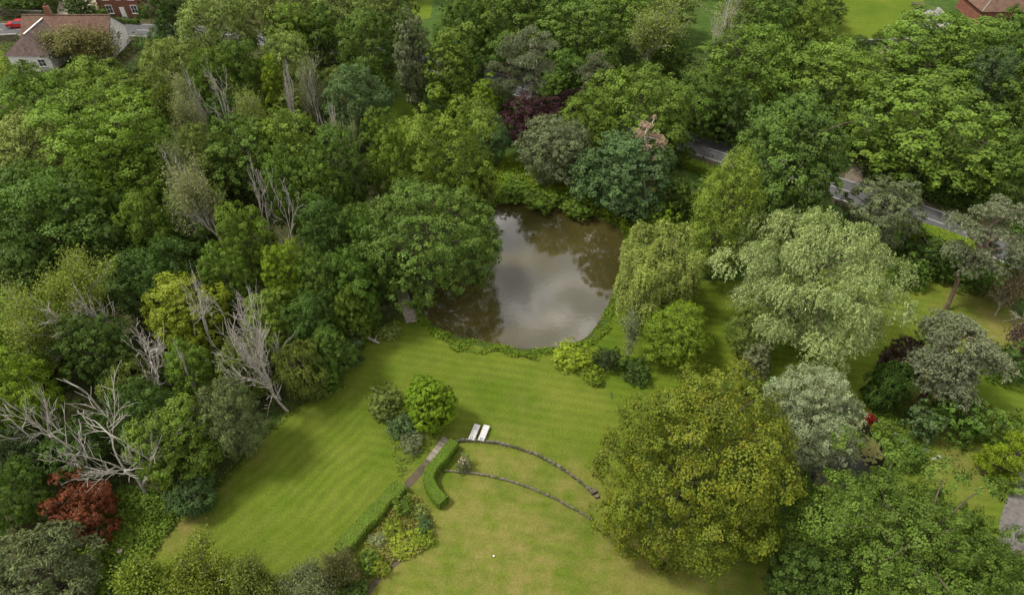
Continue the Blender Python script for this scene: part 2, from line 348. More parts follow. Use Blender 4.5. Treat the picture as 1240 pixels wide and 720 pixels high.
strip('garden_path', resample(PATH, .5), -.42, .42, .012, M['earth'])
TRACK = smooth_open(np.array([W(1030, 232)[:2], W(1036, 205)[:2], W(1042, 170)[:2], W(1050, 140)[:2], W(1062, 95)[:2], W(1078, 52)[:2]]), 2)
strip('dirt_track', resample(TRACK, 1), -1.2, 1.2, .014, M['earth2'])
DRIVE = smooth_open(np.array([W(1290, 520)[:2], W(1248, 575)[:2], W(1233, 610)[:2], W(1222, 650)[:2], W(1230, 720)[:2]]), 2)
strip('gravel_drive', resample(DRIVE, .7), -1.0, 1.0, .012, M['drive'])
sheet('front_drive', poly([(66, 24), (72, 2), (110, -8), (128, -4), (122, 18), (86, 24)]), .012, M['gravel'])
BEDPATH = smooth_open(np.array([W(486, 675)[:2], W(470, 688)[:2], W(452, 706)[:2], W(440, 725)[:2]]), 1)
strip('bare_bed_edge', resample(BEDPATH, .4), -.3, .3, .010, M['earth'])

# ------------------------------------------------------------------ foliage generators
def unit(a): return a / (np.linalg.norm(a, axis=-1, keepdims=True) + 1e-9)
def leaves(name, P, Nn, L, Wd, tone, T=None, rng=None, fold=.12):
    n = len(P); Nn = unit(Nn)
    if T is None: T = rng.normal(size=(n, 3))
    T = unit(T - (T * Nn).sum(1, keepdims=True) * Nn); B = np.cross(Nn, T)
    L = np.broadcast_to(L, (n,))[:, None]; Wd = np.broadcast_to(Wd, (n,))[:, None]
    V = np.stack([P - T * L * .5, P + B * Wd * .5 + Nn * fold * L, P + T * L * .5 - Nn * fold * L * .3, P - B * Wd * .5 + Nn * fold * L], 1).reshape(-1, 3)
    return V, np.arange(4 * n).reshape(-1, 4), np.repeat(tone, 4, 0)
PROF = {
 'oak':  lambda t: np.clip(1 - np.abs(1.75 * t - .62) ** 2.3, 0.02, 1) ** .55,
 'dome': lambda t: np.clip(1 - (t * .985) ** 2.6, 0.02, 1) ** .55 * (.80 + .2 * np.minimum(1, t * 5)),
 'oval': lambda t: np.clip(np.sin(np.pi * np.clip(.08 + .90 * t, 0, 1)), .04, 1) ** .62,
 'cone': lambda t: np.clip(1 - t, .03, 1) ** .62 * (.75 + .25 * np.minimum(1, t * 6)),
 'ball': lambda t: np.clip(1 - (2 * t - 1) ** 2, .03, 1) ** .5,
}
def lobes(rng, prof, R, z0, z1, n, lr, depth=(.66, .95)):
    f = PROF[prof]; C, rad = [], []
    tries = 0
    lump = rng.uniform(0, 6.28, 4)
    while len(C) < n and tries < 6000:
        tries += 1
        a = rng.random() * 2 * math.pi
        if rng.random() < .45:
            rho = math.sqrt(rng.random()); tt = np.linspace(0, 1, 60); ok = np.nonzero(f(tt) >= rho)[0]; t = tt[ok[-1]] if len(ok) else 1.0; r = rho * R
        else:
            t = rng.random() ** .8; r = f(np.array(t)) * R
            if rng.random() > (r / R) * .8 + .25: continue
        k = rng.uniform(*depth) * (1 + .10 * math.sin(2 * a + lump[0]) + .08 * math.sin(3 * a + lump[1] + 3 * t))
        rl = lr * rng.uniform(.7, 1.3)
        p = np.array([math.cos(a) * max(r * k - rl * .35, 0), math.sin(a) * max(r * k - rl * .35, 0), z0 + (z1 - z0) * t - rl * .35 * (t - .3) + rng.normal() * .15 * lr])
        s = .90 if tries < 2200 else .68
        if any(np.linalg.norm(p - q) < s * (rl + rr) for q, rr in zip(C, rad)): continue
        C.append(p); rad.append(rl)
    return np.array(C), np.array(rad)
def lobed_crown(seed, R, z0, z1, prof='oak', n=34, lr=1.9, nsub=14, nleaf=28, ls=.42, flat=.8, up=.45, g_mix=.3, tipg=0.0, spread=.36, droop=0.0, aspect=.62, jit=.34):
    rng = np.random.default_rng(seed); C, rad = lobes(rng, prof, R, z0, z1, n, lr)
    axis_z = z0 + (z1 - z0) * .35
    Ps, Ns, To = [], [], []
    for c, rl in zip(C, rad):
        outw = unit(c - np.array([0, 0, axis_z])) * .7 + np.array([0, 0, .55])
        k = max(5, int(nsub * (rl / lr) ** 2)); i = np.arange(k * 2) + .5
        ph = np.arccos(1 - 2 * i / (k * 2)); th = math.pi * (1 + 5 ** .5) * i + rng.random() * 6
        D = np.stack([np.cos(th) * np.sin(ph), np.sin(th) * np.sin(ph), np.cos(ph)], 1)
        sc = D @ outw + rng.normal(size=len(D)) * .25; D = D[np.argsort(-sc)[:k]]
        D = unit(D + rng.normal(size=D.shape) * .22)
        S = c + D * rl * rng.uniform(.72, 1.12, (k, 1)) * np.array([1, 1, flat])
        lt = rng.normal() * .13; lg = rng.uniform(.25, 1.6)
        for s, d in zip(S, D):
            m_ = int(nleaf * rng.uniform(.55, 1.35)); q = unit(rng.normal(size=(m_, 3))) * (rng.random((m_, 1)) ** .45)
            rs = rl * spread * rng.uniform(.75, 1.3)
            p = s + q * rs * np.array([1, 1, .72]); p[:, 2] -= droop * (q[:, 0] ** 2 + q[:, 1] ** 2) * rs
            Ps.append(p); Ns.append(q * .32 + d * 1.0 + np.array([0, 0, up]) + rng.normal(size=(m_, 3)) * jit)
            st = .5 + lt + rng.normal() * .10
            tone = np.column_stack([np.clip(st + rng.normal(size=m_) * .17, 0, 1), np.clip(rng.random(m_) * g_mix * 2 * rng.random() + tipg * lg * np.clip((q @ d) * .8 + .3 + rng.normal(size=m_) * .3, 0, 1), 0, 1), np.zeros(m_), np.ones(m_)]); To.append(tone)
    ni = int(sum(len(p) for p in Ps) * .16); t_ = rng.random(ni); ri = PROF[prof](t_) * R * .62 * np.sqrt(rng.random(ni)); ai = rng.random(ni) * 6.283
    Ps.append(np.column_stack([np.cos(ai) * ri, np.sin(ai) * ri, z0 + (z1 - z0) * (.06 + .80 * t_)])); Ns.append(np.array([0, 0, .8]) + rng.normal(size=(ni, 3)) * .5)
    To.append(np.column_stack([np.clip(.5 + rng.normal(size=ni) * .17, 0, 1), rng.random(ni) * g_mix, np.zeros(ni), np.ones(ni)]))
    P, Nn, To = np.vstack(Ps), np.vstack(Ns), np.vstack(To)
    L = ls * rng.uniform(.45, 1.65, len(P))
    return leaves('crown', P, Nn, L, L * aspect, To, rng=rng), C, rad
def limb(rng, a, b, r0, r1, n=5, sag=.12):
    a, b = np.asarray(a, float), np.asarray(b, float); t = np.linspace(0, 1, n)[:, None]
    L = np.linalg.norm(b - a); p = a + (b - a) * t; p[:, 2] += (np.sin(t[:, 0] * math.pi) * sag * L) * rng.uniform(-.4, 1)
    p[1:-1] += rng.normal(size=(n - 2, 3)) * L * .035
    return p, np.linspace(r0, r1, n)
def live_trunk(rng, H, C, r0, top=.72, bare=.22):
    tr = limb(rng, (0, 0, -.15), (rng.normal() * .3, rng.normal() * .3, H * top), r0, r0 * .3, 8, 0); tr[1][0] *= 1.35
    tr[0][0, :2] = 0; ls = [tr]
    for c in C:
        k = np.clip(c[2] / H - rng.uniform(.14, .3), bare, top - .05); i = np.interp(k * H, tr[0][:, 2], np.arange(8))
        a = np.array([np.interp(i, np.arange(8), tr[0][:, j]) for j in range(3)])
        ls.append(limb(rng, a, c, r0 * .32, .04, 5, .08))
    return tubes(ls, 5)
def branchy(seed, H, spread=.5, levels=4, r0=.32, fork=.35, up=.25, nch=(2, 4), trunk_frac=.42, lean=(0, 0), seglen=None, wig=.20):
    """bare branching skeleton; returns tubes and twig tips"""
    rng = np.random.default_rng(seed); lines, tips = [], []
    def grow(p, d, L, r, lev):
        n = 5; pts = [p]; dd = d
        for _ in range(n - 1):
            dd = unit(dd + rng.normal(size=3) * wig + np.array([0, 0, up * .25])); pts.append(pts[-1] + dd * L / (n - 1))
        pts = np.array(pts); r1 = r * (.55 if lev else .25); lines.append((pts, np.linspace(r, max(r1, .016), n)))
        if lev == 0: tips.append(pts[-1]); tips.append(pts[-3]); return
        for _ in range(rng.integers(*nch) + (1 if lev >= levels - 1 else 0)):
            k = rng.uniform(.45, 1.0); i = min(int(k * (n - 1)), n - 1)
            nd = unit(dd + unit(rng.normal(size=3) * np.array([1, 1, .6])) * spread * rng.uniform(.7, 1.5) + np.array([0, 0, up]))
            nd = unit(np.array([nd[0], nd[1], max(nd[2], .12)])); grow(pts[i], nd, L * rng.uniform(.55, .82), max(r * rng.uniform(.5, .7), .022), lev - 1)
        grow(pts[-1], unit(dd + rng.normal(size=3) * .2), L * .72, r1, lev - 1)
    grow(np.array([0, 0, -.15]), unit(np.array([lean[0], lean[1], 1.0])), H * trunk_frac, r0, levels)
    V = np.vstack([l[0] for l in lines]); s = H / V[:, 2].max()
    lines = [(l[0] * s, l[1]) for l in lines]; tips = np.array(tips) * s
    return lines, tips
def mesh_of(nm, parts):
    V, F, A, off = [], [], [], 0
    for v, f, a in parts: V.append(v); F.append(f + off); A.append(a); off += len(v)
    return fast_mesh(nm, np.vstack(V), np.vstack(F), np.vstack(A))
PROTO = {}
def proto(key, R, H, cz, crown, trunk, cm, tm, name): PROTO.setdefault(key, []).append(dict(R=R, H=H, cz=cz, crown=crown, trunk=trunk, name=name, cm=cm, tm=tm))
def make_lobed(key, seed, R, H, z0, z1, cm='leaf', tm='bark', name='broadleaf_tree', r0=.32, **kw):
    (v, f, a), C, rad = lobed_crown(seed, R, z0, z1, **kw); rng = np.random.default_rng(seed + 7)
    me = fast_mesh('crown', v, f, a); me.materials.append(M[cm]); tv, tf = live_trunk(rng, H, C[:: 2], r0); tme = fast_mesh('trunk', tv, tf, smooth=True); tme.materials.append(M[tm])
    proto(key, R, H, (z0 + z1) / 2 / H, me, tme, cm, tm, name)
for s in range(3): make_lobed('oak', 10 + s, 6.5, 14, 3.0, 13.2, prof='oak', n=40, lr=2.05, nsub=20, nleaf=54, ls=.24, spread=.32)
for s in range(2): make_lobed('dome', 20 + s, 6.5, 14, 2.6, 13.4, prof='dome', n=56, lr=1.75, nsub=18, nleaf=48, ls=.23, up=.6, spread=.33)
for s in range(4): make_lobed('round', 30 + s, 5, 12, 1.8, 11.4, prof='ball' if s % 2 else 'oak', n=34, lr=1.65, nsub=18, nleaf=50, ls=.225, spread=.33)
for s in range(2): make_lobed('soft', 40 + s, 5, 12, 1.4, 11.5, prof='ball', n=74, lr=.98, nsub=12, nleaf=30, ls=.24, spread=.5, aspect=.42)
for s in range(2): make_lobed('oval', 50 + s, 3.2, 12, 1.2, 11.7, prof='oval', n=52, lr=.95, nsub=12, nleaf=30, ls=.24)
for s in range(3): make_lobed('shrub', 60 + s, 2.2, 3.2, .35, 3.0, prof='dome', n=34, lr=.62, nsub=10, nleaf=24, ls=.16, r0=.09, name='shrub')
make_lobed('cypress', 70, 5.2, 16, .8, 15.6, prof='oval', n=190, lr=1.1, nsub=12, nleaf=26, ls=.25, spread=.5, aspect=.35, name='conifer_tree', flat=.6, droop=.5)
make_lobed('goldoak', 80, 9.0, 17, 1.6, 16.4, cm='gold', prof='oak', n=82, lr=2.05, nsub=26, nleaf=60, ls=.19, tipg=.40, g_mix=.22, spread=.30, name='oak_tree', r0=.55)
make_lobed('pondoak', 81, 8.0, 16, 2.6, 15.2, prof='oak', n=72, lr=1.8, nsub=18, nleaf=54, ls=.21, g_mix=.35, spread=.33, name='oak_tree', r0=.5)
make_lobed('rightoak', 82, 9.5, 12, 1.6, 11.4, prof='dome', n=100, lr=1.75, nsub=19, nleaf=54, ls=.19, g_mix=.3, spread=.31, name='walnut_tree', r0=.45)
make_lobed('silverround', 83, 5.0, 13, 1.0, 12.6, cm='silver', prof='oval', n=84, lr=1.15, nsub=15, nleaf=38, ls=.22, aspect=.3, g_mix=.5, name='silver_willow', flat=.9)
make_lobed('maple', 84, 3.0, 5, .7, 4.8, cm='dry', prof='dome', n=44, lr=.75, nsub=14, nleaf=34, ls=.15, flat=.5, g_mix=.4, name='maple_tree', r0=.14)
make_lobed('egg', 86, 2.6, 6, .3, 5.9, prof='oval', n=110, lr=.55, nsub=12, nleaf=26, ls=.15, r0=.12, name='shrub')
make_lobed('bigdark', 85, 7.0, 18, 1.5, 17.2, prof='oval', n=96, lr=1.6, nsub=16, nleaf=52, ls=.25, name='chestnut_tree', r0=.5)
# feathery willow: clusters that hang in plumes
def plume_tree(key, seed, R, H, z0, z1, cm, name, n, lr, strands, hang, ls, prof, g_mix, out=.6, per=16, aspect=.22, depth=(.66, .95)):
    rng = np.random.default_rng(seed); C, rad = lobes(rng, prof, R, z0, z1, n, lr, depth); Ps, Ns, Ts, To = [], [], [], []
    for c, rl in zip(C, rad):
        lt = rng.normal() * .12
        for _ in range(strands):
            d = unit(rng.normal(size=3)); d[2] = abs(d[2]) * .9 - .15; d = unit(d + .5 * unit(c * np.array([1, 1, 0])))
            s = c + d * rl * rng.uniform(.5, 1.0); Ls = hang * rng.uniform(.4, 1.25); k = np.linspace(0, 1, per)
            hd = unit(d * np.array([1, 1, 0]) + 1e-3)
            p = s + hd * (out * Ls * np.sqrt(k))[:, None] * .6 + np.array([0, 0, 1.0]) * ((.35 * k * (1 - k) * out - k ** 1.5 * (1.15 - out)) * Ls)[:, None] + rng.normal(size=(per, 3)) * .09
            tg = np.gradient(p, axis=0); Ps.append(p); Ts.append(tg + rng.normal(size=(per, 3)) * .12)
            Ns.append(hd * .5 + np.array([0, 0, .5]) + rng.normal(size=(per, 3)) * .5)
            To.append(np.column_stack([np.clip(.5 + lt + rng.normal() * .12 + rng.normal(size=per) * .14, 0, 1), np.clip(rng.random(per) * g_mix * 2, 0, 1), np.zeros(per), np.ones(per)]))
    P = np.vstack(Ps); L = ls * rng.uniform(.7, 1.35, len(P))
    v, f, a = leaves('crown', P, np.vstack(Ns), L, L * aspect, np.vstack(To), T=np.vstack(Ts), rng=rng)
    me = fast_mesh('crown', v, f, a); me.materials.append(M[cm]); tv, tf = live_trunk(rng, H, C[::2], .4); tme = fast_mesh('trunk', tv, tf, smooth=True); tme.materials.append(M['bark'])
    proto(key, R, H, (z0 + z1) / 2 / H, me, tme, cm, 'bark', name)
plume_tree('weep', 90, 4.6, 11, 2.6, 10.6, 'leaf', 'weeping_willow', 60, 1.1, 60, 2.7, .36, 'dome', .45, out=.22, per=16, aspect=.24)
plume_tree('silverwillow', 91, 8.4, 16, 1.6, 15.6, 'silver', 'silver_willow', 54, 2.0, 120, 2.1, .33, 'oval', .62, out=.9, per=12, aspect=.28, depth=(.35, 1.28))
plume_tree('droop', 92, 4.4, 11, 1.0, 10.5, 'leaf', 'broadleaf_tree', 44, 1.05, 40, 1.5, .40, 'ball', .3, out=.55, per=10, aspect=.3)
# sparse trees: pale bare branching with thin foliage at the twig ends
def sparse_tree(key, seed, H, R, cm='leaf', tm='palebark', dens=16, ls=.30, frac=.75, name='sparse_tree', spr=.55, **kw):
    lines, tips = branchy(seed, H, **kw); rng = np.random.default_rng(seed + 1); s = R / np.percentile(np.hypot(tips[:, 0], tips[:, 1]), 93)
    for l in lines: l[0][:, :2] *= s
    tips[:, :2] *= s; tips = tips[rng.random(len(tips)) < frac]
    P = np.repeat(tips, dens, 0) + rng.normal(size=(len(tips) * dens, 3)) * spr; To = np.column_stack([np.clip(np.repeat(.5 + rng.normal(size=len(tips)) * .12, dens) + rng.normal(size=len(P)) * .16, 0, 1), rng.random(len(P)) * .6, np.zeros(len(P)), np.ones(len(P))])
    L = ls * rng.uniform(.6, 1.4, len(P)); v, f, a = leaves('crown', P, np.array([0, 0, .6]) + rng.normal(size=P.shape) * .7, L, L * .6, To, rng=rng)
    me = fast_mesh('crown', v, f, a); me.materials.append(M[cm]); tv, tf = tubes(lines, 4); tme = fast_mesh('trunk', tv, tf, smooth=True); tme.materials.append(M[tm])
    proto(key, R, H, .62, me, tme, cm, tm, name)
for s in range(3): sparse_tree('sparse', 100 + s, 13, 4.2, levels=4, spread=.55, r0=.22, up=.35, dens=30, ls=.20, spr=.5)
sparse_tree('ash', 104, 14, 6.6, levels=5, spread=.62, r0=.32, up=.32, dens=36, ls=.18, frac=.97, nch=(2, 3), tm='palebark', spr=.55)
sparse_tree('sparsebrown', 105, 8, 3.2, cm='dry', levels=4, spread=.7, r0=.18, up=.15, dens=9, frac=.7)
sparse_tree('birch', 106, 8, 1.3, levels=3, spread=.6, r0=.10, up=.2, dens=22, ls=.2, spr=.35)
sparse_tree('orchard', 107, 6, 3.6, levels=4, spread=.8, r0=.2, up=.15, dens=34, ls=.24, frac=.95, spr=.5, nch=(2, 4), name='fruit_tree')
sparse_tree('orchard', 108, 6, 3.6, levels=4, spread=.8, r0=.2, up=.15, dens=34, ls=.24, frac=.95, spr=.5, nch=(2, 4), name='fruit_tree')
# pines: flat needle plates on a bare leaning trunk
def pine(key, seed, R, H, cm, tm, plates, zr, name='pine_tree', dens=1.0, lean=.0, pr=(1.3, 2.3), ls=.34):
    rng = np.random.default_rng(seed); tr = limb(rng, (0, 0, -.15), (lean, 0, H * .95), .34, .09, 9, 0); lines = [tr]; Ps, To = [], []
    for i in range(plates):
        zz = zr[0] + (zr[1] - zr[0]) * (i + .5) / plates; a = i * 2.4 + rng.normal() * .4; kf = math.sin(math.pi * np.clip(.22 + .70 * i / plates, 0, 1)) ** .7
        rr = R * kf * rng.uniform(.35, .85); c = np.array([math.cos(a) * rr + lean * zz / H, math.sin(a) * rr, zz + rng.normal() * .3])
        b = np.array([np.interp(max(zz - rr * .25, .3), tr[0][:, 2], tr[0][:, j]) for j in range(3)]); lines.append(limb(rng, b, c, .10, .03, 5, .1))
        R_ = rng.uniform(*pr) * (.6 + .4 * kf); nt_ = int(34 * R_ * R_ * dens)
        q = rng.normal(size=(nt_, 2)) * .45; q = q[np.hypot(q[:, 0], q[:, 1]) < 1.1]
        for x, y in q:
            tuft = c + np.array([x * R_, y * R_, .40 * (1 - x * x - y * y) * R_ * .6 + rng.normal() * .12]); k = 9
            Ps.append(tuft + unit(rng.normal(size=(k, 3)) + np.array([0, 0, .5])) * .17); To.append(np.column_stack([np.clip(.5 + rng.normal() * .16 + rng.normal(size=k) * .12, 0, 1), rng.random(k) * .5, np.zeros(k), np.ones(k)]))
    P = np.vstack(Ps); L = ls * rng.uniform(.7, 1.3, len(P)); v, f, a_ = leaves('crown', P, rng.normal(size=P.shape) * .6 + np.array([0, 0, .5]), L, L * .32, np.vstack(To), rng=rng)
    me = fast_mesh('crown', v, f, a_); me.materials.append(M[cm]); tv, tf = tubes(lines, 6); tme = fast_mesh('trunk', tv, tf, smooth=True); tme.materials.append(M[tm])
    proto(key, R, H, (zr[0] + zr[1]) / 2 / H, me, tme, cm, tm, name)
pine('pine', 120, 5, 16, 'silver', 'pinebark', 22, (7.5, 15.6)); pine('pine', 121, 5, 16, 'silver', 'pinebark', 24, (6.5, 15.6), lean=1.2)
pine('lowpine', 122, 5.6, 12, 'silver', 'pinebark', 34, (3.2, 11.6), dens=1.15)
pine('deadconifer', 123, 3.0, 15, 'dry', 'palebark', 20, (6.0, 14.6), name='conifer_tree', dens=.8, pr=(.7, 1.3), lean=-1.2, ls=.3)
pine('goldconifer', 124, 3.4, 8, 'leaf', 'bark', 40, (1.2, 7.9), name='conifer_tree', dens=1.6, pr=(.6, 1.1), lean=2.2, ls=.3)
# bare dead trees
def dead(seed, H, R=None, **kw):
    lines, tips = branchy(seed, H, **kw)
    if R:
        s = R / np.percentile(np.hypot(tips[:, 0], tips[:, 1]), 95)
        for l in lines: zf = np.clip(l[0][:, 2:3] / (H * .3), 0, 1); l[0][:, :2] *= (1 + (s - 1) * zf)
    return lines
# ------------------------------------------------------------------ leaf colours (albedo)
K = dict(dk=(0.048, 0.087, 0.017), md=(0.071, 0.121, 0.020), mg=(0.097, 0.154, 0.022), br=(0.128, 0.190, 0.017), lt=(0.149, 0.196, 0.050), pl=(0.176, 0.202, 0.094), bl=(0.069, 0.115, 0.042),
         yl=(0.145, 0.186, 0.019), ol=(0.109, 0.143, 0.032), gy=(0.120, 0.143, 0.071), sv=(0.149, 0.176, 0.094), pu=(.036, .016, .020), rd=(.120, .040, .018), bn=(.150, .125, .066), pk=(.32, .25, .19),
         db=(.050, .030, .028), gd=(0.084, 0.121, 0.015), vd=(0.036, 0.057, 0.021), wl=(0.168, 0.210, 0.059), yb=(0.163, 0.228, 0.019), rg=(0.122, 0.123, 0.050))
TREES = []
cnt = {}
def tree(u, v, wpx, H, key, col, label, cat='tree', group=None, var=None, rot=None, tint=None):
    ps = PROTO[key]; i = cnt.get(key, 0); cnt[key] = i + 1; p = ps[(i if var is None else var) % len(ps)]
    zc = p['cz'] * H; c = W(u, v, zc); R = wpx * .5 * depth(v, zc) / FPX; return plant(p, (c[0], c[1]), R, H, col, label, cat, group, rot, i)
def plant(p, xy, R, H, col, label, cat, group, rot, i, z=0.0):
    rnd = random.Random(hash((round(xy[0], 1), round(xy[1], 1))) & 0xffff)
    o = thing(p['name'], label, cat, (xy[0], xy[1], z), rnd.uniform(0, 6.28) if rot is None else rot, group)
    s = R / p['R']; o.scale = (s, s, H / p['H'])
    c = K[col] if isinstance(col, str) else col; j = rnd.uniform(.92, 1.08); k = rnd.uniform(.94, 1.06)
    add('trunk', p['trunk'], None, o); add('crown', p['crown'], None, o, color=(c[0] * j * k, c[1] * j, c[2] * j))
    TREES.append((xy[0], xy[1], R)); return o
#TREELIST
T = tree
# -- before the houses, top left
T(44, 126, 112, 14, 'oak', 'mg', 'broad dark green oak standing before the white house wall')
T(118, 114, 112, 14, 'oak', 'mg', 'spreading green oak reaching up to the white gable')
T(138, 190, 150, 15, 'dome', (.108, .178, .020), 'large bright green domed tree, the roundest crown in the left wood')
T(38, 195, 115, 14, 'soft', 'lt', 'pale soft-leaved tree nestled against the large bright dome')
T(45, 258, 150, 15, 'oak', 'md', 'wide dark green tree just behind the flat-topped pale ash')
T(66, 348, 150, 14, 'ash', (.150, .195, .036), 'flat-topped pale yellow-green ash with thin airy foliage')
T(40, 400, 120, 11, 'round', 'mg', 'mid-green tree tucked under the front of the flat-topped ash')
T(180, 278, 58, 12, 'round', 'mg', 'small rounded green tree with dark gaps on both sides')
T(140, 300, 55, 10, 'round', 'dk', 'low dark tree beside the flat-topped pale ash')
T(272, 338, 60, 11, 'round', 'mg', 'mid-green tree between the dark pointed-topped tree and the slim bare one')
T(210, 332, 78, 12, 'round', 'dk', 'dark green pointed-topped tree behind the yellow-green tree')
T(225, 378, 95, 10, 'round', 'yl', 'yellow-green tree beside the two tall bare trunks')
T(252, 250, 78, 14, 'sparse', 'pl', 'half-bare pale tree with many twigs, widest of the twiggy ones in the wood')
T(295, 290, 64, 13, 'round', 'mg', 'rounded green tree in front of the widest half-bare twiggy tree')
T(350, 228, 66, 14, 'round', 'md', 'dense green tree just behind the bare upright stems')
T(382, 235, 68, 14, 'round', 'md', 'dense green tree between the bare stems and the pond oak', group=None)
T(398, 292, 72, 13, 'round', 'dk', 'dark green tree right behind the pond oak, on its wood side')
T(350, 332, 56, 12, 'round', 'br', 'yellowish green tree above the big bare branching tree')
T(300, 192, 92, 14, 'round', 'md', 'broad mid-green tree in the heart of the wood')
T(250, 198, 62, 13, 'soft', 'ol', 'olive soft-crowned tree behind the widest half-bare twiggy tree')
T(348, 178, 86, 14, 'round', 'mg', 'green tree in front of the white-stemmed bare clump')
T(408, 208, 74, 14, 'round', 'md', 'mid-green tree beside the bright yellow-green dome by the pond')
T(210, 205, 46, 13, 'sparse', 'pl', 'slim pale wispy tree beside the large bright dome')
T(240, 145, 56, 14, 'sparse', 'pl', 'pale yellowish wispy tree beside the white-stemmed bare clump')
T(322, 140, 52, 13, 'sparse', 'lt', 'thin-leaved tree with pale stems showing, beside the white-stemmed bare clump')
T(212, 100, 68, 15, 'soft', 'lt', 'light green tree standing behind the spreading oak of the white gable')
T(262, 108, 64, 14, 'soft', 'mg', 'soft green tree behind the pale yellowish wispy tree')
T(296, 92, 58, 15, 'round', 'md', 'dark green narrow-topped tree below the tall pale trees by the road')
T(352, 86, 64, 14, 'soft', 'lt', 'light green tree behind the grey twiggy tree')
T(334, 112, 28, 13, 'oval', 'br', 'slim bright green tree with bare lower stem')
T(386, 112, 46, 14, 'sparse', 'gy', 'grey twiggy tree nearly without leaves')
T(432, 130, 84, 14, 'soft', 'bl', 'blue-green soft tree behind the small bare grey tree')
T(420, 178, 36, 12, 'sparse', 'pl', 'small grey-white twiggy tree before the blue-green soft tree', var=1)
T(462, 168, 48, 11, 'round', 'mg', 'small glossy green tree beside the bright yellow-green dome')
T(512, 284, 164, 16, 'pondoak', (.080, .126, .024), 'great green oak hanging over the left bank of the pond', rot=.6)
T(545, 195, 116, 16, 'dome', (.108, .166, .020), 'bright yellow-green dome standing behind the great pond oak')
T(482, 195, 62, 13, 'round', (.100, .160, .020), 'smaller bright green tree on the flank of the yellow-green dome')
T(585, 225, 40, 8, 'soft', 'lt', 'small light green tree where the dome meets the pond', )
T(446, 62, 78, 15, 'round', 'md', 'dark rounded tree beside the tall grey birch')
T(500, 72, 46, 17, 'oval', 'gy', 'tall narrow grey-green birch')
T(546, 86, 62, 15, 'oval', 'mg', 'oval green tree beside the tall grey birch')
T(560, 30, 66, 15, 'round', 'md', 'dark tree behind the oval green tree, by the bright strip of lawn')
T(425, 22, 96, 16, 'soft', 'lt', 'pale green roadside tree in front of the bright strip of lawn')
T(474, 20, 60, 14, 'round', 'ol', 'olive roadside tree beside the bright strip of lawn')
T(390, 45, 64, 14, 'round', 'md', 'dark tree between the pale roadside trees')
T(262, 45, 96, 17, 'soft', 'lt', 'tall pale green roadside tree beside the dark evergreen by the brick house')
T(335, 22, 96, 17, 'soft', 'lt', 'tall pale green roadside tree, tallest of the roadside row')
T(355, 52, 64, 14, 'round', 'mg', 'mid-green tree at the foot of the tallest pale roadside tree')
T(196, 78, 62, 12, 'round', 'dk', 'dark green tree at the end of the white house')
T(206, 14, 62, 14, 'round', 'dk', 'dark evergreen tree right beside the brick house')
T(98, 48, 74, 7.0, 'orchard', 'rg', 'thin russet-green tree leaning against the white house roof')
T(24, -12, 72, 7, 'round', 'md', 'bushy dark tree behind the roadside wall by the red car')
T(93, 6, 30, 7, 'oval', 'dk', 'narrow dark tree beside the brick house drive')
# -- lower left wood
T(20, 482, 92, 12, 'round', 'br', 'light green tree beside the big leaning bare tree')
T(212, 528, 100, 10, 'round', 'mg', 'full green tree on the lawn edge behind the large bare trunk')
T(280, 506, 84, 10, 'soft', (.082, .112, .042), 'dark blue-green tree on the lawn edge below the tall bare trunks')
T(296, 446, 66, 8, 'droop', 'ol', 'olive tree around the foot of the tall bare trunks')
T(366, 446, 60, 8, 'droop', 'ol', 'drooping olive tree on the lawn edge, right behind the tall bare trunks')
T(230, 448, 62, 9, 'round', 'mg', 'mid-green tree behind the thin leaning bare trunk')
T(330, 388, 78, 9, 'round', 'mg', 'green tree filling the space behind the tall bare trunks')
T(398, 428, 52, 8, 'round', 'md', 'green tree on the lawn edge between the drooping olive tree and the blue-green bush')
T(425, 345, 62, 12, 'round', 'md', 'green tree wedged against the great pond oak')
T(390, 345, 60, 12, 'round', 'md', 'dark green tree beside the yellowish one in the wood')
T(448, 300, 60, 13, 'round', 'md', 'dense green tree behind the great pond oak, hemmed by its crown')
T(380, 395, 64, 10, 'round', 'dk', 'dark tree near the lawn edge behind the round blue-green bush')
T(424, 372, 50, 9, 'round', 'mg', 'low green tree beside the wooden jetty')
T(120, 425, 84, 11, 'round', 'dk', 'dark tree behind the grey bare tree with a spreading top')
T(160, 462, 60, 7, 'droop', 'lt', 'light green wispy tree at the foot of the grey bare tree')
T(85, 545, 90, 7, 'round', 'dk', 'dark low tree behind the red maple')
T(14, 600, 72, 9, 'round', 'md', 'mid-green tree beside the red maple, at the wood edge')
T(30, 548, 64, 8, 'round', 'vd', 'very dark tree under the leaning bare limb')
T(50, 690, 116, 8, 'droop', 'gy', 'grey-green bushy tree with a bleached branch on top')
T(165, 706, 96, 5, 'orchard', (.118, .158, .022), 'light green fruit tree beside the pale cut stump')
T(235, 692, 76, 5.2, 'orchard', (.124, .160, .026), 'light green fruit tree between two others with lichened branches')
T(300, 700, 72, 5.5, 'orchard', 'ol', 'olive fruit tree with grey lichened branch tips over the lawn')
T(372, 712, 70, 5, 'orchard', 'gy', 'grey-green fruit tree at the foot of the path hedge')
T(404, 690, 48, 4.5, 'orchard', 'rg', 'russet-tipped small tree beside the garden path')
T(100, 615, 80, 5.6, 'maple', 'rd', 'dark red Japanese maple at the wood edge')
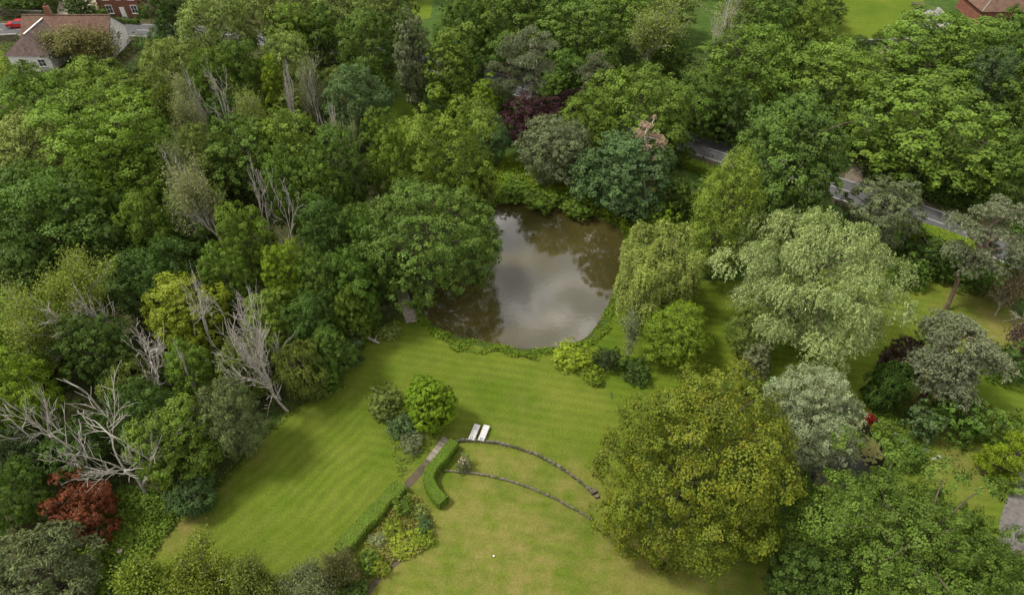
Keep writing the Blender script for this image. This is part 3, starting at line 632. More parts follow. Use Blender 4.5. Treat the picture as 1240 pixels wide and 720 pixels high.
# -- behind the pond and along the road
T(648, 72, 62, 17, 'pine', 'sv', 'tall grey-green pine with bare trunk above the purple tree', var=0)
T(614, 82, 50, 15, 'pine', 'gy', 'shorter grey pine beside the tall pine above the purple tree', var=1)
T(648, 146, 84, 9, 'round', 'pu', 'dark purple-leaved tree behind the pond')
T(690, 128, 44, 7, 'round', 'pu', 'small dark purple tree beside the larger purple one')
T(586, 130, 38, 10, 'oval', 'br', 'slim vivid green tree beside the purple tree')
T(590, 165, 52, 9, 'soft', 'bl', 'grey-green bushy tree in front of the slim vivid green tree')
T(672, 182, 90, 11, 'soft', 'gy', 'round grey-green willow on the far bank of the pond')
T(775, 128, 134, 15, 'oak', 'mg', 'large rounded green tree between the pond and the road')
T(722, 150, 84, 12, 'soft', 'mg', 'soft green tree behind the grey-green far-bank willow')
T(757, 212, 108, 12, 'round', 'bl', 'dense blue-green tree overhanging the far bank of the pond')
T(788, 186, 50, 14, 'deadconifer', 'pk', 'dying conifer with pinkish brown needles')
T(720, 98, 54, 11, 'lowpine', 'gy', 'grey low pine beside the purple trees')
T(905, 82, 130, 14, 'soft', 'mg', 'broad light-topped tree beyond the road, behind the big chestnut')
T(955, 196, 140, 19, 'bigdark', (.066, .116, .023), 'big dense dark green chestnut beside the road')
T(880, 258, 92, 18, 'cypress', (.132, .194, .028), 'soft bright green conical conifer near the weeping willow')
T(796, 328, 100, 10, 'weep', 'wl', 'yellow-green weeping willow on the right bank of the pond')
T(984, 342, 160, 16.5, 'silverwillow', (.190, .240, .082), 'huge pale silvery willow with feathery leaning crown', rot=2.0)
T(980, 506, 122, 12.5, 'silverround', (.172, .200, .100), 'rounded silver-grey willow behind the golden oak')
T(912, 450, 40, 9, 'oval', 'gy', 'slim blue-grey conifer beside the rounded silver willow')
T(850, 554, 240, 18.5, 'goldoak', 'gd', 'massive oak with golden young leaf tips beside the lawn')
T(1096, 668, 264, 11.5, 'rightoak', (.080, .128, .020), 'very wide low green walnut tree in front of the lily pond')
T(1190, 706, 120, 10, 'rightoak', (.080, .134, .024), 'green tree crowding the gravel drive, beside the very wide walnut')
T(985, 700, 90, 9, 'round', 'dk', 'dark green tree between the golden oak and the wide walnut')
T(820, 402, 88, 7, 'cypress', 'br', 'short bushy bright green conifer behind the golden oak')
T(766, 395, 26, 8, 'birch', 'gy', 'slender young birch by the pond bank')
T(906, 402, 54, 8, 'soft', 'ol', 'olive small tree tucked under the feathery silvery willow')
T(1068, 258, 90, 11, 'round', 'gy', 'rounded grey-olive tree beside the road and the verge hedge')
T(1130, 152, 182, 15, 'round', 'mg', 'very broad green tree beyond the road, beside the dirt track')
T(1005, 100, 120, 13, 'round', 'mg', 'bright-edged green tree behind the big chestnut, near the dirt track')
T(1150, 58, 138, 14, 'round', 'mg', 'wide green tree before the red-roofed house')
T(1222, 52, 72, 13, 'round', 'md', 'green tree at the end of the red-roofed house')
T(1198, 98, 70, 12, 'soft', 'bl', 'blue-green tree behind the very broad tree of the dirt track')
T(1226, 195, 76, 13, 'round', 'md', 'dark green tree beyond the road opposite the leaning pine')
T(1252, 318, 52, 11, 'round', 'md', 'green tree beside the tall leaning pine, over the road')
T(1020, 160, 40, 8, 'round', 'mg', 'small green tree leaning over the dirt track beside the chestnut')
T(1262, 120, 90, 13, 'round', 'md', 'green tree standing behind the blue-green one, past the red-roofed house')
T(1198, 292, 92, 15, 'pine', 'sv', 'tall leaning pine with bare reddish trunk beside the road hedge', var=1, rot=1.2)
T(1150, 432, 116, 11, 'lowpine', 'sv', 'broad grey-green pine on the garden lawn')
T(1094, 432, 52, 6.5, 'round', 'db', 'dark brown-purple tree beside the broad grey-green pine')
T(1076, 466, 52, 6.5, 'droop', 'dk', 'dark drooping tree beside the red-leaved bush')
T(1212, 548, 62, 6.5, 'goldconifer', 'yb', 'golden yellow conifer leaning over the garden lawn', rot=-.6)
T(1228, 350, 46, 7, 'sparsebrown', 'bn', 'brown half-bare tree beneath the tall leaning pine')
T(1238, 405, 40, 6, 'sparsebrown', 'db', 'purplish brown twiggy tree behind the broad grey-green pine')
T(622, 28, 96, 15, 'round', 'md', 'dark roadside tree behind the tall pine')
T(702, 42, 112, 15, 'round', 'md', 'large dark tree across the road from the purple trees')
T(745, 12, 90, 14, 'round', 'mg', 'green tree behind the large dark tree across the road')
T(788, 34, 84, 15, 'sparse', 'lt', 'pale thin-crowned tree beside the tall bare tree across the road')
T(884, 18, 80, 14, 'sparse', 'lt', 'thin pale yellow tree whose foliage surrounds the tall bare tree')
T(930, 32, 82, 14, 'round', 'md', 'dark tree at the corner of the bright upper lawn')
T(978, 42, 66, 13, 'soft', 'mg', 'soft green tree edging the bright upper lawn')
T(1036, 62, 32, 6, 'round', 'dk', 'small dark round tree on the edge of the bright upper lawn')
T(990, 2, 70, 9, 'round', 'dk', 'dark tree shading the far corner of the bright upper lawn')
T(1060, 90, 80, 8, 'round', 'mg', 'low green tree between the upper lawn and the dirt track')
T(562, 72, 50, 9, 'round', 'dk', 'dark low tree on the road verge behind the oval green tree')
T(608, 118, 34, 6, 'soft', 'md', 'low dark green tree filling the gap under the shorter grey pine')
T(668, 112, 44, 7, 'round', 'md', 'low green tree on the verge between the tall pine and the purple tree')
T(690, 92, 60, 10, 'round', 'md', 'dark green tree on the far verge behind the purple trees')
T(812, 66, 60, 9, 'round', 'md', 'dark green tree around the foot of the tall bare tree')
T(808, 8, 80, 12, 'soft', 'lt', 'light tree behind the pale thin-crowned one across the road')
T(890, 135, 60, 10, 'round', 'dk', 'dark tree on the far verge between the big chestnut and the light-topped tree')
T(655, 5, 80, 15, 'round', 'md', 'dark tree at the back, behind the roadside one over the tall pine')
T(846, 118, 74, 11, 'round', 'md', 'green tree on the far road verge behind the large rounded tree')
# -- shrubs
def S(u, v, wpx, H, col, label, key='shrub', **kw): return tree(u, v, wpx, H, key, col, label, 'shrub', **kw)
S(231, 600, 52, 4, 'bl', 'drooping blue-green bush at the corner of the left lawn', key='droop')
S(416, 425, 46, 3.4, 'bl', 'round blue-green bush on the lawn edge near the log seat')
S(392, 462, 44, 2.6, 'md', 'low green bush on the lawn edge before the drooping olive tree')
S(520, 487, 64, 6.2, (.115, .185, .012), 'clipped bright green upright bush by the garden steps', key='egg')
S(464, 486, 46, 1.9, 'ol', 'grey-leaved shrub beside the clipped bright bush')
S(490, 512, 40, 2.0, 'bl', 'dark grey-green shrub at the foot of the clipped bright bush')
S(498, 536, 30, 1.2, 'gy', 'low greyish shrub beside the garden path')
S(735, 434, 31, 2.6, 'vd', 'small very dark round bush by the pond corner')
S(690, 430, 44, 1.5, 'yb', 'bright yellow-green shrub on the pond edge')
S(712, 432, 30, 1.4, 'yb', 'yellow-green shrub between the dark bush and the pond edge')
S(718, 454, 28, 1.2, 'br', 'low bright green shrub in front of the small dark bush')
S(768, 448, 40, 1.8, 'dk', 'dark shrub in the shade of the golden oak')
S(490, 612, 26, 1.50, 'mg', 'rounded dark green shrub at the top of the planted bed')
S(508, 620, 21, 0.98, 'lt', 'small olive shrub beside the rounded dark shrub of the bed')
S(514, 636, 21, 1.20, 'bl', 'small blue-green shrub at the bed corner')
S(512, 652, 27, 0.83, 'br', 'low bright green plant at the curved edge of the bed')
S(474, 640, 27, 1.05, 'yl', 'yellow-green shrub in the middle of the bed')
S(458, 652, 22, 0.68, 'pl', 'silver-grey shrub beside the pale path edging')
S(490, 660, 37, 0.60, 'yl', 'spreading olive ground shrub across the bed')
S(445, 680, 31, 1.35, 'mg', 'dark green shrub at the foot of the bed')
S(462, 686, 24, 1.05, 'yl', 'small yellow shrub beside the bare soil of the bed')
S(430, 712, 36, 1.50, 'dk', 'dark shrub between the path and the bare soil')
S(805, 272, 40, 4.5, 'br', 'bright green bush on the bank behind the weeping willow')
S(826, 236, 56, 5, 'md', 'dark bush by the road verge behind the conical conifer')
S(812, 176, 52, 5, 'md', 'green roadside bush behind the dying conifer')
S(1130, 308, 64, 4.5, 'dk', 'dark broad bush below the verge hedge')
S(1100, 330, 44, 3.5, 'md', 'green bush below the verge hedge, beside the silvery willow')
S(1182, 336, 50, 3.2, 'md', 'green bush at the foot of the tall leaning pine')
S(1222, 440, 54, 3.4, 'dk', 'dark bush behind the broad grey-green pine')
S(1160, 500, 74, 4.5, 'md', 'dense green bush under the broad grey-green pine')
S(1120, 512, 44, 3.4, 'bl', 'bluish green bush on the lawn, beside the dense one under the pine')
S(1205, 512, 60, 3.4, 'mg', 'green bush behind the golden conifer')
S(1098, 550, 38, 2.0, 'md', 'dark green waterside bush by the lily pond')
S(1068, 520, 26, 1.3, 'mg', 'small green waterside plant between lily pond and stone path')
S(1053, 506, 16, 1.2, (.20, .012, .012), 'low bright red bush at the head of the stone path')
S(1218, 575, 20, 1.4, 'mg', 'clipped green ball beside the gravel drive')
S(1222, 590, 18, 1.1, 'mg', 'smaller clipped green ball beside the gravel drive')
S(1232, 688, 44, 2.2, 'yl', 'yellowish bush on the edge of the gravel drive')
S(470, 400, 30, 1.0, 'lt', 'low pale plant beside the log seat')
S(40, 645, 36, 3, 'rg', 'russet bush beside the red maple')
S(1065, 45, 20, 2, 'md', 'small round bush by the patio furniture')
S(1102, 22, 22, 2.4, 'md', 'round dark bush on the patio corner')
S(1105, 32, 16, 1.6, 'gy', 'grey bush below the patio corner')
S(1010, 52, 40, 2.4, 'mg', 'green bush along the low edge of the upper lawn')
S(620, 228, 44, 2.0, 'mg', 'bright bush on the far pond bank')
S(655, 240, 46, 1.8, 'mg', 'low green bush at the waterline under the grey-green willow')
S(700, 248, 46, 2.0, 'mg', 'low green bush at the waterline under the blue-green tree')
S(60, 14, 16, 1.6, 'md', 'small bush behind the roadside wall')
S(118, 18, 26, 2.2, 'mg', 'bush along the front of the brick house')
S(12, 92, 36, 4, 'yl', 'yellowish bush at the corner of the white house')
# -- fill the woods between them
rngf = random.Random(5)
MARKS = [(W(u, v)[:2], n) for u, v, n in [(512, 330, 'the great pond oak'), (138, 240, 'the large bright domed tree'), (66, 400, 'the flat-topped pale ash'), (100, 620, 'the red maple'), (90, 70, 'the white house'),
    (252, 300, 'the widest half-bare tree'), (349, 498, 'the tall bare trunks'), (225, 420, 'the yellow-green tree'), (178, 598, 'the large bare tree'), (300, 200, 'the white-stemmed bare clump'), (332, 300, 'the bare upright stems'),
    (545, 245, 'the yellow-green pond dome'), (432, 170, 'the blue-green soft tree'), (500, 110, 'the tall grey birch'), (955, 240, 'the big chestnut'), (1138, 200, 'the very broad track tree'), (1050, 40, 'the bright upper lawn'),
    (648, 115, 'the tall pine'), (842, 118, 'the tall bare roadside tree'), (1180, 30, 'the red-roofed house'), (150, 20, 'the brick house'), (510, 20, 'the bright strip of lawn'), (20, 520, 'the leaning bare limb'), (335, 60, 'the tallest pale roadside tree'), (1240, 300, 'the tall leaning pine')]]
def fill(pl, n, hr, keys, cols, label, group, gap=.62, rr=(2.6, 4.4)):
    lo, hi = pl.min(0), pl.max(0); k = 0
    for _ in range(n * 60):
        if k >= n: break
        x, y = rngf.uniform(lo[0], hi[0]), rngf.uniform(lo[1], hi[1]); R = rngf.uniform(*rr)
        if not inside(np.array([[x, y]]), pl)[0] or dist_line(np.array([[x, y]]), ROAD)[0] < R * .6 + 2.2: continue
        if any(math.hypot(x - a, y - b) < gap * (R + r) for a, b, r in TREES): continue
        key = rngf.choice(keys); p = rngf.choice(PROTO[key]); i = rngf.randrange(len(cols))
        mk = min(MARKS, key=lambda q: math.hypot(x - q[0][0], y - q[0][1]))[1]
        plant(p, (x, y), R, rngf.uniform(*hr), cols[i], {'round': 'clumpy ', 'soft': 'fine-leaved ', 'droop': 'drooping ', 'oak': 'broad '}[key] + label[i] + ' near ' + mk, 'tree', group[i], None, k); k += 1
wl = ['dark green lower tree in the wood', 'mid-green lower tree in the wood', 'olive lower tree in the wood']
fill(poly([(-40, 200), (60, 180), (200, 140), (290, 110), (430, 100), (470, 160), (470, 250), (440, 330), (420, 385), (385, 440), (330, 490), (250, 570), (180, 590), (-40, 680)]), 30, (8, 10.5), ['round', 'round', 'soft', 'droop'], ['dk', 'md', 'ol'], wl, [f'{c} lower trees in the left wood' for c in ('dark', 'mid-green', 'olive')])
rl_ = ['dark green tree in the belt beyond the road', 'mid-green tree in the belt beyond the road', 'light green tree in the belt beyond the road']
fill(poly([(420, -40), (990, -45), (980, 60), (1060, 120), (1240, 180), (1330, 250), (1330, 100), (1240, 60), (1100, 110), (960, 120), (820, 120), (560, 70)]), 22, (9, 13), ['round', 'soft'], ['dk', 'md', 'mg'], rl_, [f'{c} trees beyond the road' for c in ('dark', 'mid-green', 'light')])
fill(np.array([[-150, 120], [-150, 190], [150, 190], [150, 120], [118, 150], [-118, 152]]), 30, (11, 15), ['round', 'soft', 'oak'], ['dk', 'md', 'mg'], ['dark distant tree', 'green distant tree', 'light distant tree'], ['dark far trees', 'green far trees', 'light far trees'], rr=(4, 6))
# -- bare trees
def bare_tree(u, v, H, seed, label, R=3.0, name='bare_tree', m='palebark', rot=0.0, **kw):
    L = dead(seed, H, R, **kw); tv, tf = tubes(L[:1], 6); bv, bf = tubes(L[1:], 4)
    o = thing(name, label, 'tree', tuple(W(u, v)), rot); add('trunk', fast_mesh('trunk', tv, tf, smooth=True), M[m], o); add('branches', fast_mesh('branches', bv, bf, smooth=True), M[m], o); return o
bare_tree(349, 498, 17.5, 201, 'tall bare pale tree with fine branches, on the lawn edge', 4.2, rot=3.3, levels=4, spread=0.9, r0=0.16, up=0.12, nch=(2, 4), wig=0.16, trunk_frac=0.5)
bare_tree(340, 484, 16.5, 202, 'bare pale tree rising just behind the tall bare one of the lawn edge', 4.0, rot=2.6, levels=4, spread=0.85, r0=0.14, up=0.12, nch=(2, 4), wig=0.17, trunk_frac=0.5)
bare_tree(268, 440, 15, 203, 'slim bare tree beside the yellow-green tree', 2.8, levels=4, spread=1.0, r0=0.12, up=0.05, nch=(1, 4), trunk_frac=0.5)
bare_tree(196, 490, 11.5, 204, 'grey bare tree with a spreading top', 3.6, levels=5, spread=1.0, r0=0.19, up=0.05, nch=(1, 3), wig=0.24)
bare_tree(252, 502, 11, 205, 'thin bare trunk leaning over from the lawn edge', 1.2, levels=2, spread=.5, r0=.16, up=.1, trunk_frac=.75, lean=(-.16, 0), wig=.06)
bare_tree(178, 598, 15.5, 206, 'large bare tree with a thick pale trunk and wide limbs', 4.6, levels=4, spread=0.85, r0=0.18, up=0.1, nch=(2, 4), trunk_frac=0.52, wig=0.11)
bare_tree(130, 585, 11.5, 207, 'bare tree leaning low beside the large thick-trunked one', 2.6, levels=4, spread=0.9, r0=0.17, up=0.02, trunk_frac=.6, lean=(-.25, .1), wig=.08, nch=(1, 4))
bare_tree(88, 560, 13, 208, 'bare grey tree rising beside the light green tree', 3.0, levels=4, spread=0.9, r0=0.14, up=0.12, nch=(1, 4))
bare_tree(165, 440, 13, 209, 'bare pale tree behind the grey one with the spreading top', 2.6, levels=4, spread=0.8, r0=0.14, up=0.05, nch=(1, 4))
bare_tree(120, 450, 13.5, 210, 'bare tree whose twigs pierce the flat-topped ash', 3.4, levels=4, spread=0.9, r0=0.15, up=0.05, nch=(1, 4))
bare_tree(300, 200, 16.5, 211, 'white-stemmed bare clump of upright branches', 4.2, levels=5, spread=0.85, r0=0.16, up=0.15, trunk_frac=.3, nch=(1, 3))
bare_tree(365, 190, 15.5, 212, 'small white upright bare tree beside the slim bright green one', 1.4, levels=4, spread=.35, r0=0.12, up=.5, trunk_frac=.35, nch=(1, 3))
bare_tree(332, 300, 15, 213, 'bare upright pale stems in the middle of the wood', 2.8, levels=4, spread=0.8, r0=0.13, up=0.15, trunk_frac=.35, nch=(1, 3))
bare_tree(358, 322, 14, 214, 'bare forked tree beside the upright pale stems', 2.8, levels=4, spread=0.9, r0=0.13, up=0.15, trunk_frac=.4, nch=(1, 3))
bare_tree(262, 205, 16, 221, 'thin bare tree between the pale wispy tree and the white-stemmed clump', 2.6, levels=5, spread=.8, r0=.13, up=.15, nch=(1, 3), trunk_frac=.4)
bare_tree(425, 230, 14.5, 222, 'thin bare tree behind the great pond oak, beside the small grey-white twiggy tree', 2.4, levels=4, spread=.8, r0=.12, up=.15, nch=(1, 4), trunk_frac=.4)
bare_tree(262, 310, 15.5, 223, 'thin bare tree rising through the widest half-bare twiggy tree', 3.0, levels=5, spread=.85, r0=.14, up=.12, nch=(1, 3), trunk_frac=.4)
bare_tree(395, 180, 15.5, 224, 'thin bare tree behind the grey twiggy tree', 2.4, levels=5, spread=.8, r0=.12, up=.15, nch=(1, 3), trunk_frac=.4)
bare_tree(842, 118, 20, 215, 'tall bare tree across the road with broad pale limbs', 5.5, levels=5, spread=0.9, r0=0.26, up=0.15, nch=(1, 4))
bare_tree(30, 712, 9.5, 216, 'bleached bare branch rising through the grey-green bushy tree', 1.4, levels=2, spread=.8, r0=.12, up=.1, trunk_frac=.7)
bare_tree(1246, 408, 7, 217, 'bleached twiggy bare tree beneath the leaning pine', 2.4, levels=4, spread=.8, r0=.14, up=.05)
#PART2
# ------------------------------------------------------------------ ground cover, bank grass
def scatter(name, pl, n, size, hgt, col, seed, label, cat, lean=.9, per=5, cm='leaf', keep=None, zf=None, aspect=.55):
    rng = np.random.default_rng(seed); lo, hi = pl.min(0), pl.max(0); P = rng.uniform(lo, hi, (n * 3, 2)); P = P[inside(P, pl)]
    if keep is not None: P = P[keep(P, rng)]
    P = P[:n]; k = len(P); h = rng.uniform(*hgt, k) * rng.random(k) ** .5
    c = np.repeat(np.column_stack([P, h]), per, 0) + rng.normal(size=(k * per, 3)) * np.array([.5, .5, .28]) * np.repeat(np.maximum(h, .25), per)[:, None] * .8
    c[:, 2] = np.maximum(c[:, 2], .06); nn = np.array([0, 0, lean]) + rng.normal(size=c.shape) * .5
    if zf is not None: c[:, 2] += zf(c)
    To = np.column_stack([np.clip(np.repeat(.5 + rng.normal(size=k) * .14, per) + rng.normal(size=len(c)) * .15, 0, 1), rng.random(len(c)) * .6, np.zeros(len(c)), np.ones(len(c))])
    L = size * rng.uniform(.6, 1.5, len(c)); v, f, a = leaves(name, c, nn, L, L * aspect, To, rng=rng)
    return add(name, fast_mesh(name, v, f, a), M[cm], label=label, cat=cat, kind='stuff', color=K[col] if isinstance(col, str) else col)
away = lambda P, rng: (sdist(P, POND) > .3) & (dist_line(P, ROAD) > 3.2) & (sdist(P, MAINLAWN) > .1)
scatter('woodland_undergrowth', wood, 12000, .40, (.2, 1.3), 'dk', 301, 'green undergrowth covering the floor of the left wood', 'undergrowth', keep=away)
scatter('woodland_undergrowth', WOODR, 6500, .40, (.2, 1.3), 'dk', 302, 'green undergrowth between the pond and the far trees', 'undergrowth', keep=lambda P, r: away(P, r) & (dist_line(P, TRACK) > 2.2))
scatter('bank_plants', poly([(592, 250), (590, 215), (625, 195), (690, 225), (750, 255), (768, 290), (755, 290), (740, 268), (680, 250), (640, 244)]), 3800, .30, (.2, .9), 'br', 303, 'bright leafy plants on the far bank of the pond', 'bank plants', keep=away)
scatter('ground_cover', poly([(150, 590), (205, 600), (215, 630), (170, 690), (110, 730), (60, 720), (95, 650)]), 3600, .26, (.15, .55), 'mg', 304, 'leafy ground cover in front of the red maple', 'ground cover')
scatter('bed_plants', poly([(445, 478), (480, 466), (520, 505), (532, 530), (505, 558), (484, 580), (478, 560), (470, 520)]), 420, .16, (.05, .35), 'ol', 305, 'greyish planting in the bed beside the garden steps', 'bed planting')
scatter('bed_plants', poly([(482, 602), (505, 600), (524, 630), (526, 655), (505, 672), (480, 676), (450, 700), (425, 720), (430, 690), (455, 640)]), 2200, .16, (.05, .45), (.15, .155, .04), 306, 'mixed low planting in the bed below the curved hedge', 'bed planting')
scatter('garden_plants', poly([(1040, 470), (1100, 480), (1110, 520), (1130, 575), (1070, 575), (1062, 530)]), 900, .2, (.1, .6), 'md', 307, 'leafy waterside plants around the lily pond', 'waterside plants', keep=lambda P, r: sdist(P, LILY) > .1)
scatter('verge_plants', poly([(1085, 235), (1190, 262), (1300, 330), (1330, 300), (1200, 235), (1090, 205)]), 1800, .34, (.2, 1.0), 'dk', 308, 'dark scrub on the bank beyond the road', 'scrub', keep=lambda P, r: dist_line(P, ROAD) > 3.4)
scatter('verge_plants', poly([(1080, 300), (1180, 318), (1190, 340), (1150, 345), (1085, 335)]), 1500, .3, (.3, 1.4), 'md', 309, 'green scrub below the verge hedge', 'scrub', keep=lambda P, r: dist_line(P, ROAD) > 4)
def bank_grass():
    rng = np.random.default_rng(320); s = resample(np.vstack([POND, POND[:1]]), .05); t_ = unit(np.gradient(s, axis=0)); nn = np.stack([t_[:, 1], -t_[:, 0]], 1)
    if sdist(s[:1] + nn[:1] * .5, POND)[0] < 0: nn = -nn
    i = rng.integers(0, len(s), 26000); near = np.clip((62 - s[i][:, 1]) / 14, 0, 1); wd = (.9 + 1.0 * near) * (1 + .30 * np.sin(i * .013) + .26 * np.sin(i * .041 + 2) + .15 * np.sin(i * .11))
    d = rng.random(len(i)) * wd - .05; p2 = s[i] + nn[i] * d[:, None]; ok = sdist(p2, POND) > -.1; p2 = p2[ok]; d = d[ok]; wd = wd[ok]
    zz = WL - WL * sstep(-.05, 1.0, sdist(p2, POND)); patch = np.sin(p2[:, 0] * 1.3) * np.sin(p2[:, 1] * 1.7 + 1)
    h = rng.uniform(.10, .36, len(p2)) * (1 + .7 * patch); T_ = np.array([0, 0, 1.]) + rng.normal(size=(len(p2), 3)) * .45
    To = np.column_stack([np.clip(.5 + patch * .15 + rng.normal(size=len(p2)) * .17, 0, 1), rng.random(len(p2)) * .8, np.zeros(len(p2)), np.ones(len(p2))])
    v, f, a = leaves('bank_grass', np.column_stack([p2, zz + h * .42]), rng.normal(size=(len(p2), 3)) + np.array([0, 0, .6]), h, h * .30, To, T=T_, rng=rng)
    add('bank_grass', fast_mesh('bank_grass', v, f, a), M['leaf'], label='long green grass fringing the pond', cat='grass', kind='stuff', color=(.110, .170, .022))
bank_grass()
def lawn_tufts():
    rng = np.random.default_rng(321); Q = rng.uniform(MAINLAWN.min(0), MAINLAWN.max(0), (60000, 2)); d = sdist(Q, MAINLAWN); Q = Q[(np.abs(d) < .55) & (sdist(Q, POND) > 1.7) & (Q[:, 0] < -10)]
    n = len(Q); h = rng.uniform(.1, .3, n); To = np.column_stack([np.clip(.5 + rng.normal(size=n) * .2, 0, 1), rng.random(n), np.zeros(n), np.ones(n)])
    v, f, a = leaves('edge_grass', np.column_stack([Q, h * .4]), rng.normal(size=(n, 3)) + np.array([0, 0, .8]), h * 1.3, h * .5, To, T=np.array([0, 0, .7]) + rng.normal(size=(n, 3)) * .6, rng=rng)
    add('edge_grass', fast_mesh('edge_grass', v, f, a), M['leaf'], label='rough longer grass along the lawn edge', cat='grass', kind='stuff', color=(.075, .100, .02))
lawn_tufts()
def lily_pads():
    rng = np.random.default_rng(322); Q = rng.uniform(LILY.min(0), LILY.max(0), (1500, 2)); Q = Q[sdist(Q, LILY) < -.15]
    pat = np.sin(Q[:, 0] * 1.1 + 1) + np.sin(Q[:, 1] * 1.4) + rng.normal(size=len(Q)) * .5; Q = Q[pat > .55]
    V, F, A = [], [], []; a = np.arange(6) * math.pi / 3
    for k, (x, y) in enumerate(Q):
        r = rng.uniform(.10, .24); zz = -.2 + .006 + .0002 * (k % 60); b = a + rng.random(); V.append(np.stack([x + r * np.cos(b), y + r * np.sin(b), np.full(6, zz)], 1)); F.append(np.arange(6) + 6 * k)
        A.append(np.tile([rng.random() * .6 + .2, rng.random(), 0, 1], (6, 1)))
    add('lily_pads', fast_mesh('lily_pads', np.vstack(V), np.array(F), np.vstack(A)), M['lily'], label='yellowish lily pads floating on the small dark pond', cat='lily pads', kind='stuff', color=(.10, .105, .035))
lily_pads()
# ------------------------------------------------------------------ clipped hedges
M['hedgecore'] = simple('hedge_inner_twigs', (.045, .062, .014), (.075, .10, .02), 6, .95, .1)
def hedge(name, L, wd, hg, col, label, seed, z0=0.0, wob=.07, ls=.12, dens=420):
    rng = np.random.default_rng(seed); L = resample(smooth_open(L, 2), .25); n = len(L); hw = wd / 2
    wv = 1 + wob * np.sin(np.arange(n) * .55 + seed) + rng.normal(size=n) * wob * .4
    prof = [(-1, 0.02), (-1.02, .5), (-.96, .9), (-.8, 1.0), (.8, 1.0), (.96, .9), (1.02, .5), (1, .02)]
    t_ = unit(np.gradient(L, axis=0)); nr = np.stack([-t_[:, 1], t_[:, 0]], 1)
    ring = np.array([[np.append(L[i] + nr[i] * px * hw * wv[i] * .92, z0 + pz * hg * (.94 + .04 * math.sin(i * .4 + seed))) for px, pz in prof] for i in range(n)])
    k = len(prof); V = ring.reshape(-1, 3); F = []
    for i in range(n - 1):
        for j in range(k - 1): F.append((i * k + j, i * k + j + 1, (i + 1) * k + j + 1, (i + 1) * k + j))
    core = pym('hedge_core', V, F + [tuple(range(k)), tuple(range((n - 1) * k, n * k))[::-1]])
    # leaves over the surface
    P, Nn = [], []
    for f in core.polygons:
        m_ = max(1, rng.poisson(f.area * dens)); vs = np.array([core.vertices[q].co for q in f.vertices]); a_, b_ = rng.random((2, m_)); wgt = np.stack([(1 - a_) * (1 - b_), a_ * (1 - b_), a_ * b_, (1 - a_) * b_], 1) if len(vs) == 4 else rng.dirichlet(np.ones(len(vs)), m_)
        P.append(wgt @ vs + np.array(f.normal) * 0); Nn.append(np.tile(f.normal, (m_, 1)))
    P = np.vstack(P); Nn = np.vstack(Nn); c3 = np.array([np.append(L.mean(0), z0 + hg * .5)])
    cl = P.copy(); d2 = ((P[:, None, :2] - L[None]) ** 2).sum(2).argmin(1); cl[:, :2] = L[d2]; cl[:, 2] = z0 + hg * .5; sg = np.sign(((P - cl) * Nn).sum(1, keepdims=True)); Nn = Nn * np.where(sg == 0, 1, sg)
    P = P + Nn * rng.uniform(-.03, .05, (len(P), 1)); To = np.column_stack([np.clip(.5 + .12 * np.sin(P[:, 0] * 2.1) * np.sin(P[:, 1] * 1.9) + rng.normal(size=len(P)) * .17, 0, 1), rng.random(len(P)) * .7, np.zeros(len(P)), np.ones(len(P))])
    Lf = ls * rng.uniform(.6, 1.4, len(P)); v, f, a = leaves('foliage', P, Nn + rng.normal(size=P.shape) * .35 + np.array([0, 0, .25]), Lf, Lf * .65, To, rng=rng)
    o = thing(name, label, 'hedge', (float(L[0][0]), float(L[0][1]), 0)); inv = Matrix.Translation((-L[0][0], -L[0][1], 0)); v = v - np.array([L[0][0], L[0][1], 0]); core.transform(inv)
    add('foliage', fast_mesh('foliage', v, f, a), M['leaf'], o, color=K[col] if isinstance(col, str) else col); add('stems', core, M['hedgecore'], o)
def pts(l, zz=0.0): return np.array([W(u, v, zz)[:2] for u, v in l])
hedge('clipped_hedge', pts([(550, 533), (536, 552), (520, 568), (519, 582), (528, 597), (538, 606)], 1.0), 1.15, 1.15, (.080, .140, .016), 'clipped S-shaped hedge with flat top beside the terrace walls', 401)
hedge('clipped_hedge', pts([(487, 585), (468, 603), (446, 627), (424, 650), (408, 668)], .9), 1.45, 1.15, (.088, .144, .018), 'straight bushy hedge along the garden path', 402, wob=.12)
hedge('clipped_hedge', pts([(1098, 268), (1130, 279), (1160, 289), (1184, 298)], 1.7), 2.4, 1.9, (.11, .17, .014), 'bright green flat-topped hedge along the road verge', 403, ls=.2, dens=130)
hedge('clipped_hedge', pts([(826, 190), (850, 199), (876, 210)], 1.3), 1.6, 1.4, (.10, .16, .014), 'bright verge hedge behind the conical conifer', 404, ls=.2, dens=130)
hedge('clipped_hedge', pts([(126, 21), (150, 23), (168, 25)], .8), .8, .9, 'dk', 'low dark hedge along the front of the brick house', 405, ls=.2, dens=110)
